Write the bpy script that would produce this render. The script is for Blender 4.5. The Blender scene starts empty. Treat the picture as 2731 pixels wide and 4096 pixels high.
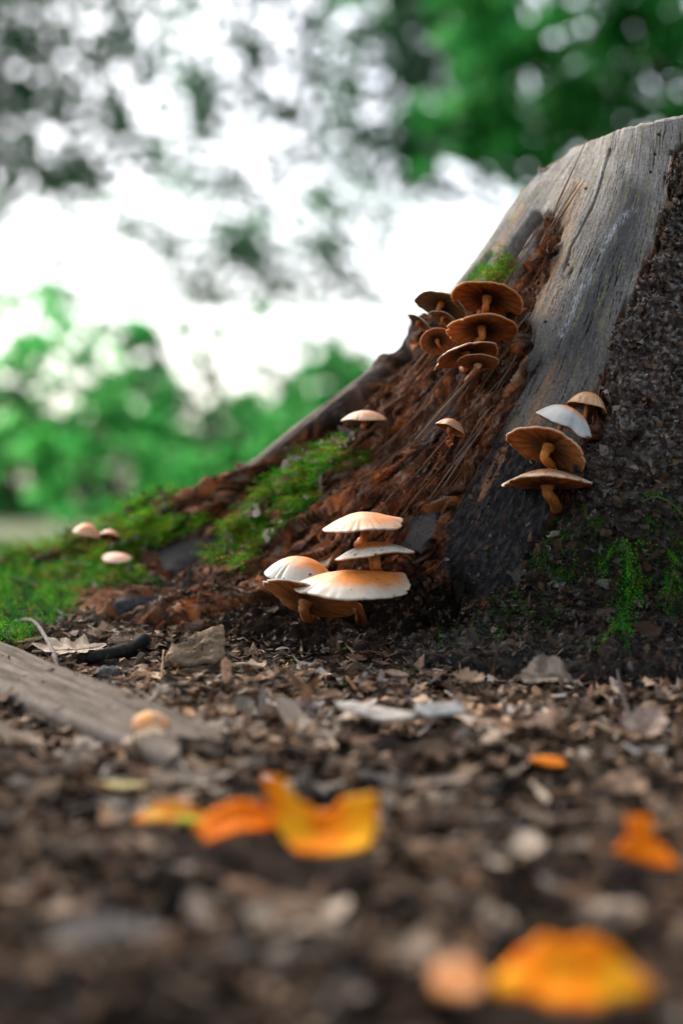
import bpy, math, random
import numpy as np
from mathutils import Vector, Matrix

# ------------------------------------------------------------------ camera, sky, sun, exposure
scene = bpy.context.scene
COL = scene.collection
ZC = 0.16                      # camera height over the ground under it
FPX = 50.0 / 36.0 * 4096       # focal length in photograph pixels
D0 = 0.70                      # focus distance

cam_d = bpy.data.cameras.new('camera')
cam = bpy.data.objects.new('camera', cam_d)
COL.objects.link(cam)
cam.location = (0, 0, ZC)
cam.rotation_euler = (math.radians(90), 0, 0)
cam_d.sensor_fit = 'VERTICAL'
cam_d.sensor_height = 36
cam_d.sensor_width = 24
cam_d.lens = 50
cam_d.clip_start = 0.02
cam_d.clip_end = 2000
cam_d.dof.use_dof = True
cam_d.dof.focus_distance = D0 + 0.005
cam_d.dof.aperture_fstop = 3.5
scene.camera = cam

SUN_EL, SUN_AZ = math.radians(48), math.radians(-40)   # azimuth from +Y, clockwise: over the wood, to the left
world = bpy.data.worlds.new('World')
scene.world = world
world.use_nodes = True
wn = world.node_tree
wn.nodes.clear()
w_out = wn.nodes.new('ShaderNodeOutputWorld')
w_bg = wn.nodes.new('ShaderNodeBackground')
w_sky = wn.nodes.new('ShaderNodeTexSky')
w_sky.sky_type = 'NISHITA'
w_sky.sun_disc = False
w_sky.sun_elevation = SUN_EL
w_sky.sun_rotation = SUN_AZ
w_sky.air_density = 1.0
w_sky.dust_density = 5.0
w_sky.ozone_density = 1.0
w_hs = wn.nodes.new('ShaderNodeHueSaturation')
w_hs.inputs['Saturation'].default_value = 0.6
wn.links.new(w_sky.outputs[0], w_hs.inputs['Color'])
wn.links.new(w_hs.outputs[0], w_bg.inputs['Color'])
w_bg.inputs['Strength'].default_value = 0.15
wn.links.new(w_bg.outputs[0], w_out.inputs['Surface'])

sun_d = bpy.data.lights.new('sun', 'SUN')
sun_d.energy = 0.8
sun_d.angle = math.radians(50)
sun_d.color = (1.0, 0.97, 0.92)
sun = bpy.data.objects.new('sun', sun_d)
COL.objects.link(sun)
sdir = Vector((math.sin(SUN_AZ) * math.cos(SUN_EL), math.cos(SUN_AZ) * math.cos(SUN_EL), math.sin(SUN_EL)))
sun.rotation_euler = sdir.to_track_quat('Z', 'Y').to_euler()
sun.location = (-2, -2, 6)

scene.view_settings.view_transform = 'Standard'
scene.view_settings.look = 'None'
scene.view_settings.gamma = 1
scene.view_settings.use_curve_mapping = False
scene.view_settings.exposure = 1.75
scene.render.engine = 'CYCLES'
scene.cycles.use_denoising = True
scene.cycles.max_bounces = 6
scene.cycles.sample_clamp_indirect = 8

rng = np.random.default_rng(7)
random.seed(7)

# ------------------------------------------------------------------ maths helpers
_perm = np.random.default_rng(3).permutation(512).astype(np.int64)
_perm = np.concatenate([_perm, _perm, _perm])
_ga = np.random.default_rng(4).uniform(0, 2 * np.pi, 512)
_gx, _gy = np.cos(_ga), np.sin(_ga)


def pn(x, y, s=0):
    """2-D gradient noise, about -0.7..0.7"""
    x = np.asarray(x, float) + 17.3 * s + 1000
    y = np.asarray(y, float) + 9.7 * s + 1000
    xi = np.floor(x).astype(np.int64); yi = np.floor(y).astype(np.int64)
    fx = x - xi; fy = y - yi
    u = fx * fx * fx * (fx * (fx * 6 - 15) + 10); v = fy * fy * fy * (fy * (fy * 6 - 15) + 10)
    def g(ix, iy, dx, dy):
        h = _perm[(_perm[ix & 511] + iy) & 511]
        return _gx[h] * dx + _gy[h] * dy
    a = g(xi, yi, fx, fy); b = g(xi + 1, yi, fx - 1, fy)
    c = g(xi, yi + 1, fx, fy - 1); d = g(xi + 1, yi + 1, fx - 1, fy - 1)
    return (a + u * (b - a)) * (1 - v) + (c + u * (d - c)) * v


def fbm(x, y, o=4, s=0):
    r = 0; a = 1; f = 1
    for i in range(o):
        r = r + a * pn(x * f, y * f, s + i); a *= .5; f *= 2.03
    return r


def sst(a, b, x):
    t = np.clip((x - a) / (b - a), 0, 1)
    return t * t * (3 - 2 * t)


def PX(px, py, d):
    """a pixel of the photograph at depth d as a point of the place"""
    return np.array([(px - 1365.5) / FPX * d, d, ZC - (py - 2048) / FPX * d])


def to_px(V):
    return 1365.5 + V[:, 0] / V[:, 1] * FPX, 2048 - (V[:, 2] - ZC) / V[:, 1] * FPX


def mixc(a, b, t):
    t = np.asarray(t)[..., None]
    return np.asarray(a) * (1 - t) + np.asarray(b) * t


def poly_sd(px, py, poly):
    """signed distance to a polygon, positive inside"""
    n = len(poly); dm = np.full(px.shape, 1e9); ins = np.zeros(px.shape, bool)
    for i in range(n):
        x0, y0 = poly[i]; x1, y1 = poly[(i + 1) % n]
        ex, ey = x1 - x0, y1 - y0
        t = np.clip(((px - x0) * ex + (py - y0) * ey) / (ex * ex + ey * ey + 1e-9), 0, 1)
        dm = np.minimum(dm, np.hypot(px - x0 - t * ex, py - y0 - t * ey))
        c = ((y0 > py) != (y1 > py)) & (px < (x1 - x0) * (py - y0) / (y1 - y0 + 1e-12) + x0)
        ins ^= c
    return np.where(ins, dm, -dm)


def line_d(px, py, pts):
    dm = np.full(px.shape, 1e9)
    for (x0, y0), (x1, y1) in zip(pts[:-1], pts[1:]):
        ex, ey = x1 - x0, y1 - y0
        t = np.clip(((px - x0) * ex + (py - y0) * ey) / (ex * ex + ey * ey + 1e-9), 0, 1)
        dm = np.minimum(dm, np.hypot(px - x0 - t * ex, py - y0 - t * ey))
    return dm


def make_mesh(name, V, F, mat, col=None, smooth=True):
    me = bpy.data.meshes.new(name)
    V = np.ascontiguousarray(V, np.float32).reshape(-1, 3)
    F = np.ascontiguousarray(F, np.int32)
    k = F.shape[1]
    me.vertices.add(len(V)); me.vertices.foreach_set('co', V.ravel())
    me.loops.add(F.size); me.loops.foreach_set('vertex_index', F.ravel())
    me.polygons.add(len(F)); me.polygons.foreach_set('loop_start', np.arange(0, F.size, k, dtype=np.int32))
    me.polygons.foreach_set('use_smooth', np.full(len(F), smooth))
    me.update(calc_edges=True)
    if col is not None:
        at = me.color_attributes.new('Col', 'FLOAT_COLOR', 'POINT')
        c4 = np.ones((len(V), 4), np.float32); c4[:, :3] = np.clip(col, 0, 1)
        at.data.foreach_set('color', c4.ravel())
    me.materials.append(mat)
    return me


def mk(name, V, F, mat, parent=None, col=None, smooth=True):
    o = bpy.data.objects.new(name, make_mesh(name, V, F, mat, col, smooth))
    COL.objects.link(o)
    if parent is not None:
        o.parent = parent
    return o


def tag(o, label=None, cat=None, group=None, kind=None):
    if label: o['label'] = label
    if cat: o['category'] = cat
    if group: o['group'] = group
    if kind: o['kind'] = kind
    return o


def empty(name, loc=(0, 0, 0)):
    o = bpy.data.objects.new(name, None)
    o.empty_display_size = .02
    o.location = loc
    COL.objects.link(o)
    return o


def grid_faces(nu, nv, wrap=False, off=0):
    """quads of a grid of nv rows, nu columns (index = v*nu+u)"""
    uu = np.arange(nu if wrap else nu - 1); vv = np.arange(nv - 1)
    U, W = np.meshgrid(uu, vv)
    U = U.ravel(); W = W.ravel(); U1 = (U + 1) % nu
    return np.stack([W * nu + U, W * nu + U1, (W + 1) * nu + U1, (W + 1) * nu + U], 1) + off


def tri(F):
    return np.concatenate([F[:, [0, 1, 2]], F[:, [0, 2, 3]]])


def tube(pts, rad, sides=10, seed=0, rough=0.0):
    """closed tapered tube through pts"""
    pts = np.asarray(pts, float); n = len(pts); rad = np.broadcast_to(np.asarray(rad, float), (n,))
    T = np.gradient(pts, axis=0); T /= np.linalg.norm(T, axis=1)[:, None] + 1e-12
    up = np.array([0.31, 0.2, 0.93]) if abs(T[0][2]) < .8 else np.array([.93, .2, .31])
    A = np.cross(T, up); A /= np.linalg.norm(A, axis=1)[:, None]
    B = np.cross(T, A)
    th = np.arange(sides) / sides * 2 * np.pi
    r = rad[:, None] * np.ones(sides)
    if rough:
        r = r * (1 + rough * pn(np.cos(th)[None] * 1.3 + np.arange(n)[:, None] * .37, np.sin(th)[None] * 1.3 + seed * 3.1 + np.zeros((n, 1)), seed) * 2)
    V = pts[:, None] + r[..., None] * (np.cos(th)[None, :, None] * A[:, None] + np.sin(th)[None, :, None] * B[:, None])
    V = V.reshape(-1, 3)
    F = tri(grid_faces(sides, n, True))
    i0 = len(V); V = np.concatenate([V, pts[:1], pts[-1:]])
    k = np.arange(sides); k1 = (k + 1) % sides
    F = np.concatenate([F, np.stack([np.full(sides, i0), k1, k], 1),
                        np.stack([np.full(sides, i0 + 1), (n - 1) * sides + k, (n - 1) * sides + k1], 1)])
    return V, F


def curve(p, n=14):
    """Catmull-Rom polyline through points"""
    p = np.asarray(p, float)
    q = np.concatenate([2 * p[:1] - p[1:2], p, 2 * p[-1:] - p[-2:-1]])
    out = []
    for i in range(1, len(q) - 2):
        for t in np.linspace(0, 1, n, endpoint=False):
            a, b, c, d = q[i - 1], q[i], q[i + 1], q[i + 2]
            out.append(.5 * (2 * b + (c - a) * t + (2 * a - 5 * b + 4 * c - d) * t * t + (3 * b - a - 3 * c + d) * t ** 3))
    out.append(p[-1])
    return np.array(out)


# ------------------------------------------------------------------ materials
def mat_col(name, rough=.8, spec=.3, nscale=400, namt=.25, bump=.3, bscale=900, bdist=.0006, trans=0.0, sss=0.0, speck=0.0, spscale=300,
            speckcol=(.012, .009, .007), stretch=None, sat=1.0):
    """albedo from the vertices, broken up by procedural noise, with fine relief"""
    m = bpy.data.materials.new(name); m.use_nodes = True
    nt = m.node_tree; N = nt.nodes; L = nt.links
    N.clear()
    out = N.new('ShaderNodeOutputMaterial'); p = N.new('ShaderNodeBsdfPrincipled')
    p.inputs['Roughness'].default_value = rough
    p.inputs['Specular IOR Level'].default_value = spec
    at = N.new('ShaderNodeAttribute'); at.attribute_name = 'Col'
    tc = N.new('ShaderNodeTexCoord')
    vec = tc.outputs['Object']
    n1 = N.new('ShaderNodeTexNoise'); n1.inputs['Scale'].default_value = nscale; n1.inputs['Detail'].default_value = 6
    n1.inputs['Roughness'].default_value = .65
    L.new(vec, n1.inputs['Vector'])
    mr = N.new('ShaderNodeMapRange'); mr.inputs[1].default_value = .25; mr.inputs[2].default_value = .75
    mr.inputs[3].default_value = 1 - namt * 1.6; mr.inputs[4].default_value = 1 + namt * 1.6
    L.new(n1.outputs['Fac'], mr.inputs[0])
    mul = N.new('ShaderNodeVectorMath'); mul.operation = 'SCALE'
    L.new(at.outputs['Color'], mul.inputs[0]); L.new(mr.outputs[0], mul.inputs['Scale'])
    colout = mul.outputs[0]
    if speck > 0:
        n2 = N.new('ShaderNodeTexNoise'); n2.inputs['Scale'].default_value = spscale; n2.inputs['Detail'].default_value = 3
        n2.inputs['Roughness'].default_value = .7
        L.new(vec, n2.inputs['Vector'])
        th = N.new('ShaderNodeMapRange'); th.inputs[1].default_value = .70 - speck * .12; th.inputs[2].default_value = .73 - speck * .12
        L.new(n2.outputs['Fac'], th.inputs[0])
        mx = N.new('ShaderNodeMix'); mx.data_type = 'RGBA'
        L.new(th.outputs[0], mx.inputs['Factor']); L.new(colout, mx.inputs[6]); mx.inputs[7].default_value = (*speckcol, 1)
        colout = mx.outputs[2]
    L.new(colout, p.inputs['Base Color'])
    if bump > 0:
        n3 = N.new('ShaderNodeTexNoise'); n3.inputs['Scale'].default_value = bscale; n3.inputs['Detail'].default_value = 4
        L.new(vec, n3.inputs['Vector'])
        b = N.new('ShaderNodeBump'); b.inputs['Strength'].default_value = bump; b.inputs['Distance'].default_value = bdist
        L.new(n3.outputs['Fac'], b.inputs['Height']); L.new(b.outputs[0], p.inputs['Normal'])
    if sss > 0:
        p.inputs['Subsurface Weight'].default_value = sss
        p.inputs['Subsurface Radius'].default_value = (1, .4, .2)
        p.inputs['Subsurface Scale'].default_value = .002
    surf = p.outputs[0]
    if trans > 0:
        t = N.new('ShaderNodeBsdfTranslucent'); L.new(colout, t.inputs['Color'])
        ms = N.new('ShaderNodeMixShader'); ms.inputs[0].default_value = trans
        L.new(surf, ms.inputs[1]); L.new(t.outputs[0], ms.inputs[2]); surf = ms.outputs[0]
    L.new(surf, out.inputs['Surface'])
    return m


M_WOOD = mat_col('stump_wood', .9, .06, 700, .30, .5, 1400, .0006)
M_BARK = mat_col('stump_bark', .85, .12, 500, .45, .8, 900, .0012)
M_SOIL = mat_col('soil', 1.0, .02, 300, .4, .6, 700, .0015)
M_LITTER = mat_col('dry_litter', .85, .08, 500, .28, .3, 900, .0004, trans=.08)
M_LEAF = mat_col('dry_leaf', .75, .15, 350, .22, .35, 700, .0005, trans=.12)
M_MOSS = mat_col('moss_green', .8, .08, 300, .3, 0, trans=.35)
M_CAP = mat_col('mushroom_cap', .5, .35, 160, .06, .12, 900, .0003, sss=.12, speck=.32, spscale=300)
M_CAPD = mat_col('mushroom_cap_dirty', .5, .35, 160, .08, .15, 900, .0003, sss=.1, speck=.85, spscale=380)
M_GILL = mat_col('mushroom_gill', .7, .2, 250, .18, .1, 900, .0003, sss=.08)
M_STEM = mat_col('mushroom_stem', .6, .25, 300, .2, .3, 800, .0004, sss=.08, speck=.55, spscale=420)
M_ORANGE = mat_col('mushroom_flesh_orange', .6, .06, 120, .12, .2, 500, .0005, sss=.15)
M_PLANK = mat_col('old_plank', .9, .06, 300, .2, .4, 600, .0006)
M_STONE = mat_col('stone', .8, .3, 300, .3, .6, 600, .001, speck=.4, spscale=450)
M_TWIG = mat_col('twig_bark', .85, .1, 500, .3, .5, 900, .0006)
M_TRUNK = mat_col('tree_bark', .9, .2, 8, .4, .6, 20, .02)
M_LEAVES = mat_col('living_leaves', .6, .08, 3, .25, 0, trans=.5)

# ------------------------------------------------------------------ ground
def gz_base(x, y):
    s = .1214
    # rises towards the stump, levels out behind it, then runs flat to the horizon
    yy = np.where(y < 1.0, y, 1.0 + .06 * (1 - np.exp(-(y - 1.0) / .06)))
    return .001 + s * np.maximum(yy, -.2)


def ground_z(x, y):
    x = np.asarray(x, float); y = np.asarray(y, float)
    near = np.exp(-np.maximum(np.hypot(x, y - .7) - .8, 0) / .6)
    b = .006 * fbm(x * 14, y * 14, 3, 11) + .0035 * fbm(x * 70, y * 70, 3, 12)
    far = (1 - near) * .02 * fbm(x * 1.1, y * 1.1, 3, 13)
    return gz_base(x, y) + b * near + far


def ground_at_px(px, py):
    d = 910.0 / (py - 1350)
    for _ in range(6):
        x = (px - 1365.5) / FPX * d
        zz = float(ground_z(x, d))
        # depth at which the ray reaches that height
        d2 = (ZC - zz) * FPX / (py - 2048)
        d = .5 * d + .5 * d2
    x = (px - 1365.5) / FPX * d
    return np.array([x, d, float(ground_z(x, d))])


def axis_steps(fine_lo, fine_hi, n, lo, hi, m):
    a = np.linspace(fine_lo, fine_hi, n)
    st = a[1] - a[0]
    def grow(L):
        g = np.geomspace(1, 1 + L / st, m) - 1
        return g[1:] * st
    return np.concatenate([(fine_lo - grow(fine_lo - lo))[::-1], a, fine_hi + grow(hi - fine_hi)])


gx = axis_steps(-.32, .32, 330, -400, 400, 60)
gy = axis_steps(.26, 1.12, 400, -300, 700, 60)
GX, GY = np.meshgrid(gx, gy)
GZ = ground_z(GX, GY)
gV = np.stack([GX, GY, GZ], -1).reshape(-1, 3)
gn = fbm(gV[:, 0] * 60, gV[:, 1] * 60, 4, 21)
gcol = mixc((.010, .008, .007), (.045, .032, .024), sst(-.3, .5, gn))
farm = sst(1.0, 1.6, gV[:, 1])
gcol = mixc(gcol, mixc((.10, .13, .07), (.16, .14, .10), sst(-.3, .4, fbm(gV[:, 0] * .5, gV[:, 1] * .5, 3, 5))), farm)
ground = mk('ground', gV, grid_faces(len(gx), len(gy)), M_SOIL, None, gcol)
tag(ground, 'dark forest soil under the leaf litter', None, None, 'structure')

# ------------------------------------------------------------------ tree stump: control net (photograph pixel, depth)
FRONT = [
    # A ridge seen against the wood behind
    [(2290, 655, .81), (2110, 805, .81), (1945, 1040, .81), (1700, 1345, .82), (1370, 1615, .84), (900, 1945, .87), (420, 2195, .93), (-250, 2410, 1.0)],
    # B
    [(2350, 605, .77), (2225, 800, .765), (2080, 1040, .765), (1870, 1350, .775), (1540, 1690, .79), (1090, 2010, .83), (600, 2275, .88), (-50, 2480, .95)],
    # C
    [(2420, 575, .745), (2330, 800, .738), (2200, 1080, .738), (2020, 1420, .74), (1740, 1800, .75), (1340, 2150, .77), (930, 2400, .785), (450, 2530, .80)],
    # D
    [(2505, 540, .722), (2435, 800, .717), (2310, 1100, .717), (2150, 1480, .717), (1930, 1860, .725), (1690, 2200, .737), (1440, 2470, .747), (1200, 2620, .735)],
    # E
    [(2625, 507, .706), (2585, 800, .702), (2490, 1130, .702), (2370, 1520, .702), (2200, 1900, .705), (2050, 2250, .71), (1930, 2520, .712), (1850, 2700, .68)],
    # F
    [(2765, 480, .70), (2755, 800, .695), (2720, 1150, .692), (2650, 1550, .688), (2560, 1930, .687), (2480, 2280, .686), (2420, 2530, .68), (2380, 2730, .655)],
    # G
    [(2960, 470, .715), (2960, 800, .71), (2960, 1150, .705), (2960, 1550, .70), (2950, 1930, .692), (2940, 2280, .685), (2930, 2530, .678), (2920, 2760, .65)],
    # H
    [(3250, 520, .77), (3270, 800, .765), (3280, 1150, .755), (3300, 1550, .745), (3320, 1930, .735), (3340, 2280, .72), (3350, 2530, .71), (3360, 2760, .69)],
]
NROW = 9
cols = []
for c in FRONT:
    pts = [PX(*p) for p in c]
    last = pts[-1].copy(); last += np.array([0, -.004, -.06]); pts.append(last)
    cols.append(pts)
A = cols[0]; Hc = cols[-1]
colI, colJ, colK, colZ = [], [], [], []
for r in range(NROW):
    z = Hc[r][2]
    zb = .355 - (.355 - .05) * (r / (NROW - 1))
    fl = r / (NROW - 1)
    colI.append(np.array([.30 + .05 * fl, .93, zb]))
    colJ.append(np.array([.21, 1.08 + .05 * fl, zb]))
    zz = np.array(A[r]) + np.array([.035, .075, 0])
    zz[2] = A[r][2] - .004 if r == 0 else A[r][2] - .045
    colZ.append(zz)
    k = .5 * (colJ[-1] + zz) + np.array([0, .03, 0]); colK.append(k)
NET = np.array(cols + [colI, colJ, colK, colZ])        # [col, row, 3], closed round the columns
NCOL = NET.shape[0]


def cr_w(t):
    return np.stack([-.5 * t + t * t - .5 * t ** 3, 1 - 2.5 * t * t + 1.5 * t ** 3, .5 * t + 2 * t * t - 1.5 * t ** 3, -.5 * t * t + .5 * t ** 3], 0)


def surf(U, V):
    """stump surface: U across the grain (0 = ridge .. 7), V along the grain (0 top .. 8)"""
    U = np.asarray(U, float); V = np.asarray(V, float)
    ui = np.floor(U).astype(int); vi = np.clip(np.floor(V).astype(int), 0, NROW - 2)
    wu = cr_w(U - ui); wv = cr_w(V - vi)
    out = np.zeros(U.shape + (3,))
    for a in range(4):
        ia = (ui + a - 1) % NCOL
        for b in range(4):
            jb = vi + b - 1
            # extend the net linearly past its ends
            lo = jb < 0; hi = jb > NROW - 1
            P = NET[ia, np.clip(jb, 0, NROW - 1)]
            if lo.any(): P = np.where(lo[..., None], 2 * NET[ia, 0] - NET[ia, 1], P)
            if hi.any(): P = np.where(hi[..., None], 2 * NET[ia, NROW - 1] - NET[ia, NROW - 2], P)
            out += (wu[a] * wv[b])[..., None] * P
    return out


def surf_n(U, V, e=.01):
    du = surf(U + e, V) - surf(U - e, V)
    dv = surf(U, V + e) - surf(U, V - e)
    n = np.cross(dv, du)
    n /= np.linalg.norm(n, axis=-1)[..., None] + 1e-12
    return n, du / (np.linalg.norm(du, axis=-1)[..., None] + 1e-12), dv / (np.linalg.norm(dv, axis=-1)[..., None] + 1e-12)


Uf = np.linspace(-.9, 6.4, 640)
Ub = np.linspace(6.4, NCOL - .9, 46)[1:-1]
Us = np.concatenate([Uf, Ub]); Vs = np.concatenate([np.linspace(0, 6.2, 470), np.linspace(6.2, 8, 90)[1:]])
UU, VV = np.meshgrid(Us, Vs)
SP = surf(UU, VV)
SN, _, _ = surf_n(UU, VV)
if SN[250, 300, 1] > 0:
    SN = -SN; NSIGN = -1
else:
    NSIGN = 1
spx, spy = to_px(SP.reshape(-1, 3)); spx = spx.reshape(UU.shape); spy = spy.reshape(UU.shape)
front = (UU > -.5) & (UU < 6.6)

# wobbling pixel coordinates so that zone borders are ragged along the grain
wob = 26 * fbm(UU * 5, VV * 1.6, 3, 31)
wx = spx + wob; wy = spy + .5 * wob

GRAY = [(2250, 640), (2400, 500), (2900, 400), (2700, 620), (2640, 900), (2560, 1120), (2455, 1400), (2380, 1620), (2330, 1800), (2200, 1840), (2010, 1880),
        (2060, 1650), (2150, 1400), (2120, 1290), (2190, 1170), (2250, 1040), (2262, 900), (2210, 880), (2130, 1050), (2060, 1180), (1990, 1250), (1850, 1230), (1750, 1300), (1850, 1090), (2060, 800)]
BLACK = [(2175, 1420), (1990, 1740), (1860, 2000), (1785, 2130), (1775, 2350), (1900, 2420), (2080, 2350), (2210, 2080), (2330, 1800), (2260, 1770), (2130, 1800), (2040, 1760), (2100, 1610), (2185, 1450)]
STAIN = [(2520, 720), (2440, 950), (2330, 1200), (2210, 1480), (2330, 1500), (2440, 1260), (2560, 1000), (2610, 800)]
STRIP = [(1720, 1320), (1380, 1560), (1050, 1790), (730, 1930), (690, 2010), (790, 1990), (1050, 1860), (1340, 1665), (1560, 1455), (1690, 1370)]
SLAB1 = [(670, 2230), (760, 2180), (910, 2155), (870, 2210), (760, 2290), (670, 2300)]
SLAB2 = [(1655, 2075), (1770, 2050), (1760, 2130), (1700, 2220), (1640, 2200)]
SMOOTHBROWN = [(1790, 1600), (1900, 1540), (1830, 1720), (1740, 1780), (1650, 1800)]
BARKP = [(2760, 480), (2690, 620), (2635, 900), (2600, 1060), (2510, 1190), (2440, 1430), (2395, 1560), (2420, 1640), (2390, 1740), (2300, 1850), (2230, 2010),
         (2150, 2120), (2050, 2320), (1900, 2440), (1700, 2480), (1550, 2560), (1500, 2900), (3200, 2900), (3200, 400)]

w_gray = sst(-14, 14, poly_sd(wx, wy, GRAY)) * front
w_black = sst(-26, 26, poly_sd(wx + 14 * fbm(UU * 30, VV * 12, 3, 33), wy, BLACK)) * front
w_strip = sst(-8, 8, poly_sd(spx + .3 * wob, spy, STRIP)) * front
w_s1 = sst(-6, 6, poly_sd(spx + .4 * wob, spy + .4 * wob, SLAB1)) * front
w_s2 = sst(-6, 6, poly_sd(spx + .4 * wob, spy + .4 * wob, SLAB2)) * front
w_sb = sst(-12, 12, poly_sd(wx, wy, SMOOTHBROWN)) * front
w_smooth = np.clip(w_gray + w_black + w_strip + w_s1 + w_s2 + .8 * w_sb, 0, 1)
w_rot = 1 - w_smooth

# rotten fibres: warped, layered ridges running along the grain with ragged steps
warp = .22 * fbm(UU * 2.2, VV * 1.1, 3, 41) + .03 * pn(UU * 9, VV * 6, 40)
uw = UU + warp
r1 = pn(uw * 7, VV * .9, 42)
r2 = 1 - 2 * np.abs(pn(uw * 15, VV * 2.6, 43))
r3 = 1 - 2 * np.abs(pn(uw * 36, VV * 7, 44))
r4 = pn(uw * 70, VV * 7, 45) + 2.2 * (1 - 2 * np.abs(pn(uw * 52 + .8 * pn(uw * 8, VV * 5, 36), VV * 3.5, 35))) * sst(3.5, 6, VV)
tt = (fbm(uw * 5, VV * .8, 3, 46) + .5) * 6 + 1.1 * pn(uw * 30, VV * 4, 47)
tf = tt - np.floor(tt)
terr = np.floor(tt) + sst(.72, 1.0, tf)
rot = .0034 * r1 + .0024 * (r2 - .5) + .0020 * (r3 - .5) + .0008 * r4 + .0016 * (terr - 3) + .004 + .0012 * fbm(uw * 16, VV * 8, 4, 49) + .0020 * (1 - 2 * np.abs(pn(uw * 24, VV * 1.8, 34)) - .4) + .0006 * pn(uw * 90, VV * 40, 50)
pits = sst(.14, .34, pn(uw * 13, VV * 3.2, 48)) * .009
wsx, wsz = SP[..., 0] * 1.0, SP[..., 2] + .35 * SP[..., 1]
rot = rot - pits + (.0007 + .0016 * sst(5.5, 7, VV)) * fbm(wsx * 150, wsz * 150, 4, 39) + .0009 * (1 - 2 * np.abs(pn(wsx * 420 + 2 * r1, wsz * 420, 38)))
g1 = pn(UU * 40, VV * 2.2, 51); g2 = pn(UU * 95, VV * 5, 52)
gray = .00016 * g1 + .00008 * g2 + .0006 * fbm(UU * 3, VV * 1.6, 3, 53) + .00012 * fbm(UU * 40, VV * 30, 3, 56) + .004
black = .0006 * fbm(UU * 16, VV * 9, 4, 54) + .0045
strip = .0009 * pn(UU * 30, VV * 2, 55) + .0005 + .005 * sst(750, 1300, spx)
disp = w_rot * rot + np.clip(w_gray, 0, 1 - w_black) * gray + w_black * black + w_strip * strip + (w_s1 + w_s2) * .006 + .004 * sst(-60, 40, poly_sd(spx, spy, [(700, 2030), (880, 2080), (810, 2150), (650, 2190), (560, 2290), (560, 2420), (180, 2500), (-100, 2560), (-100, 2100), (200, 2100), (450, 2040)])) * w_rot + w_sb * .003 * (1 + fbm(UU * 9, VV * 3, 3, 57))

# named cracks and slits
def groove(pts, width, depth, wobble=1.0):
    d = line_d(spx + wobble * .5 * wob, spy + wobble * .3 * wob, pts)
    return -depth * np.exp(-(d / width) ** 2) * front

ckn = np.exp(-(pn(UU * 11 + .5 * pn(UU * 5, VV * 4, 28), VV * .55, 27) / .016) ** 2) * sst(.05, .2, fbm(UU * 3, VV * 1.1, 3, 26)) * w_gray * front
crk = -.0045 * ckn + groove([(2462, 610), (2430, 720), (2385, 850), (2345, 930), (2305, 1000), (2275, 1090)], 2.6, .006, .25)
slit1 = groove([(2165, 880), (2090, 990), (2015, 1110), (1985, 1170)], 13, .02, .7)
slit2 = groove([(2215, 880), (2160, 1010), (2120, 1090), (2060, 1200)], 13, .016, 1.2)
slit3 = groove([(1975, 1030), (1925, 1100), (1885, 1150)], 8, .014, .6)
gap = groove([(1640, 1430), (1540, 1525), (1420, 1635), (1280, 1750), (1080, 1890), (950, 1970)], 22, .024, .7)
gap2 = groove([(1490, 1660), (1440, 1720), (1350, 1790)], 26, .018, 1.0)
gap3 = groove([(930, 2140), (800, 2240), (700, 2330), (640, 2420)], 18, .012, 1.0)
hollow = groove([(1500, 2420), (1650, 2440), (1780, 2440)], 120, .020, .3)
ledge = groove([(2115, 1330), (2110, 1400), (2060, 1480), (1960, 1600)], 24, .012, 1.5)
edgeb = groove([(2130, 1510), (1990, 1750), (1850, 2000), (1780, 2120)], 10, .006, .6)
allcrack = crk + slit1 + slit2 + slit3 + gap + gap2 + gap3 + hollow + ledge + edgeb
disp = disp + np.maximum(allcrack, -.026)
fadetop = sst(0, .12, VV)
disp = disp * np.where(front, 1, .3)
sdB = poly_sd(wx, wy, BARKP)
disp = disp * (1 - sst(5, 45, sdB)) - .006 * sst(5, 45, sdB)
WV = SP + SN * disp[..., None]

# albedo of the wood
fib = pn(uw * 38, VV * 2.6, 59) + .7 * pn(uw * 75, VV * 5, 58)
cn = fbm(uw * 20, VV * 3, 4, 61); cl = fbm(uw * 5, VV * 1.2, 3, 62)
c_rot = mixc((.055, .024, .013), (.22, .088, .040), sst(-.45, .5, cn + .4 * cl))
c_rot = mixc(c_rot, (.34, .10, .022), sst(.1, .45, fbm(uw * 9, VV * 3, 3, 60)) * .65)
c_rot = mixc(c_rot, (.055, .036, .028), sst(.0, .55, pn(uw * 6, VV * 1.1, 63)) * .85)
c_rot = mixc(c_rot, (.25, .19, .145), sst(.12, .45, pn(uw * 24, VV * 5, 64)) * .75)
c_rot = c_rot * np.clip(1 + 2.5 * fib, .12, 2.6)[..., None]
gn1 = .6 * fbm(UU * 26, VV * 2.2, 4, 65) + .6 * fbm(UU * 5, VV * 3.4, 4, 65); gn2 = fbm(UU * 60, VV * 16, 3, 66)
c_gray = mixc((.17, .155, .138), (.30, .28, .255), sst(-.5, .5, gn1 + .5 * gn2))
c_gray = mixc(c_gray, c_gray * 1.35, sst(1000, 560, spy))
w_st = sst(-40, 50, poly_sd(wx + 30 * gn2, wy + 30 * gn1, STAIN))
c_gray = mixc(c_gray * .88, (.075, .076, .078), w_st * .9)
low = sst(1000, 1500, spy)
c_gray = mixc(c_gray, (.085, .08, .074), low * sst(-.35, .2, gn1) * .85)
c_gray = mixc(c_gray, (.20, .19, .11), sst(.05, .45, fbm(UU * 6, VV * 2.4, 4, 67)) * .55)
ltan = sst(60, 0, line_d(wx, wy, [(2330, 760), (2270, 950), (2250, 1080), (2190, 1250)])) + sst(50, 0, line_d(wx, wy, [(2240, 1480), (2130, 1700)])) + sst(30, 0, line_d(wx, wy, [(2110, 840), (2000, 1000)]))
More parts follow.
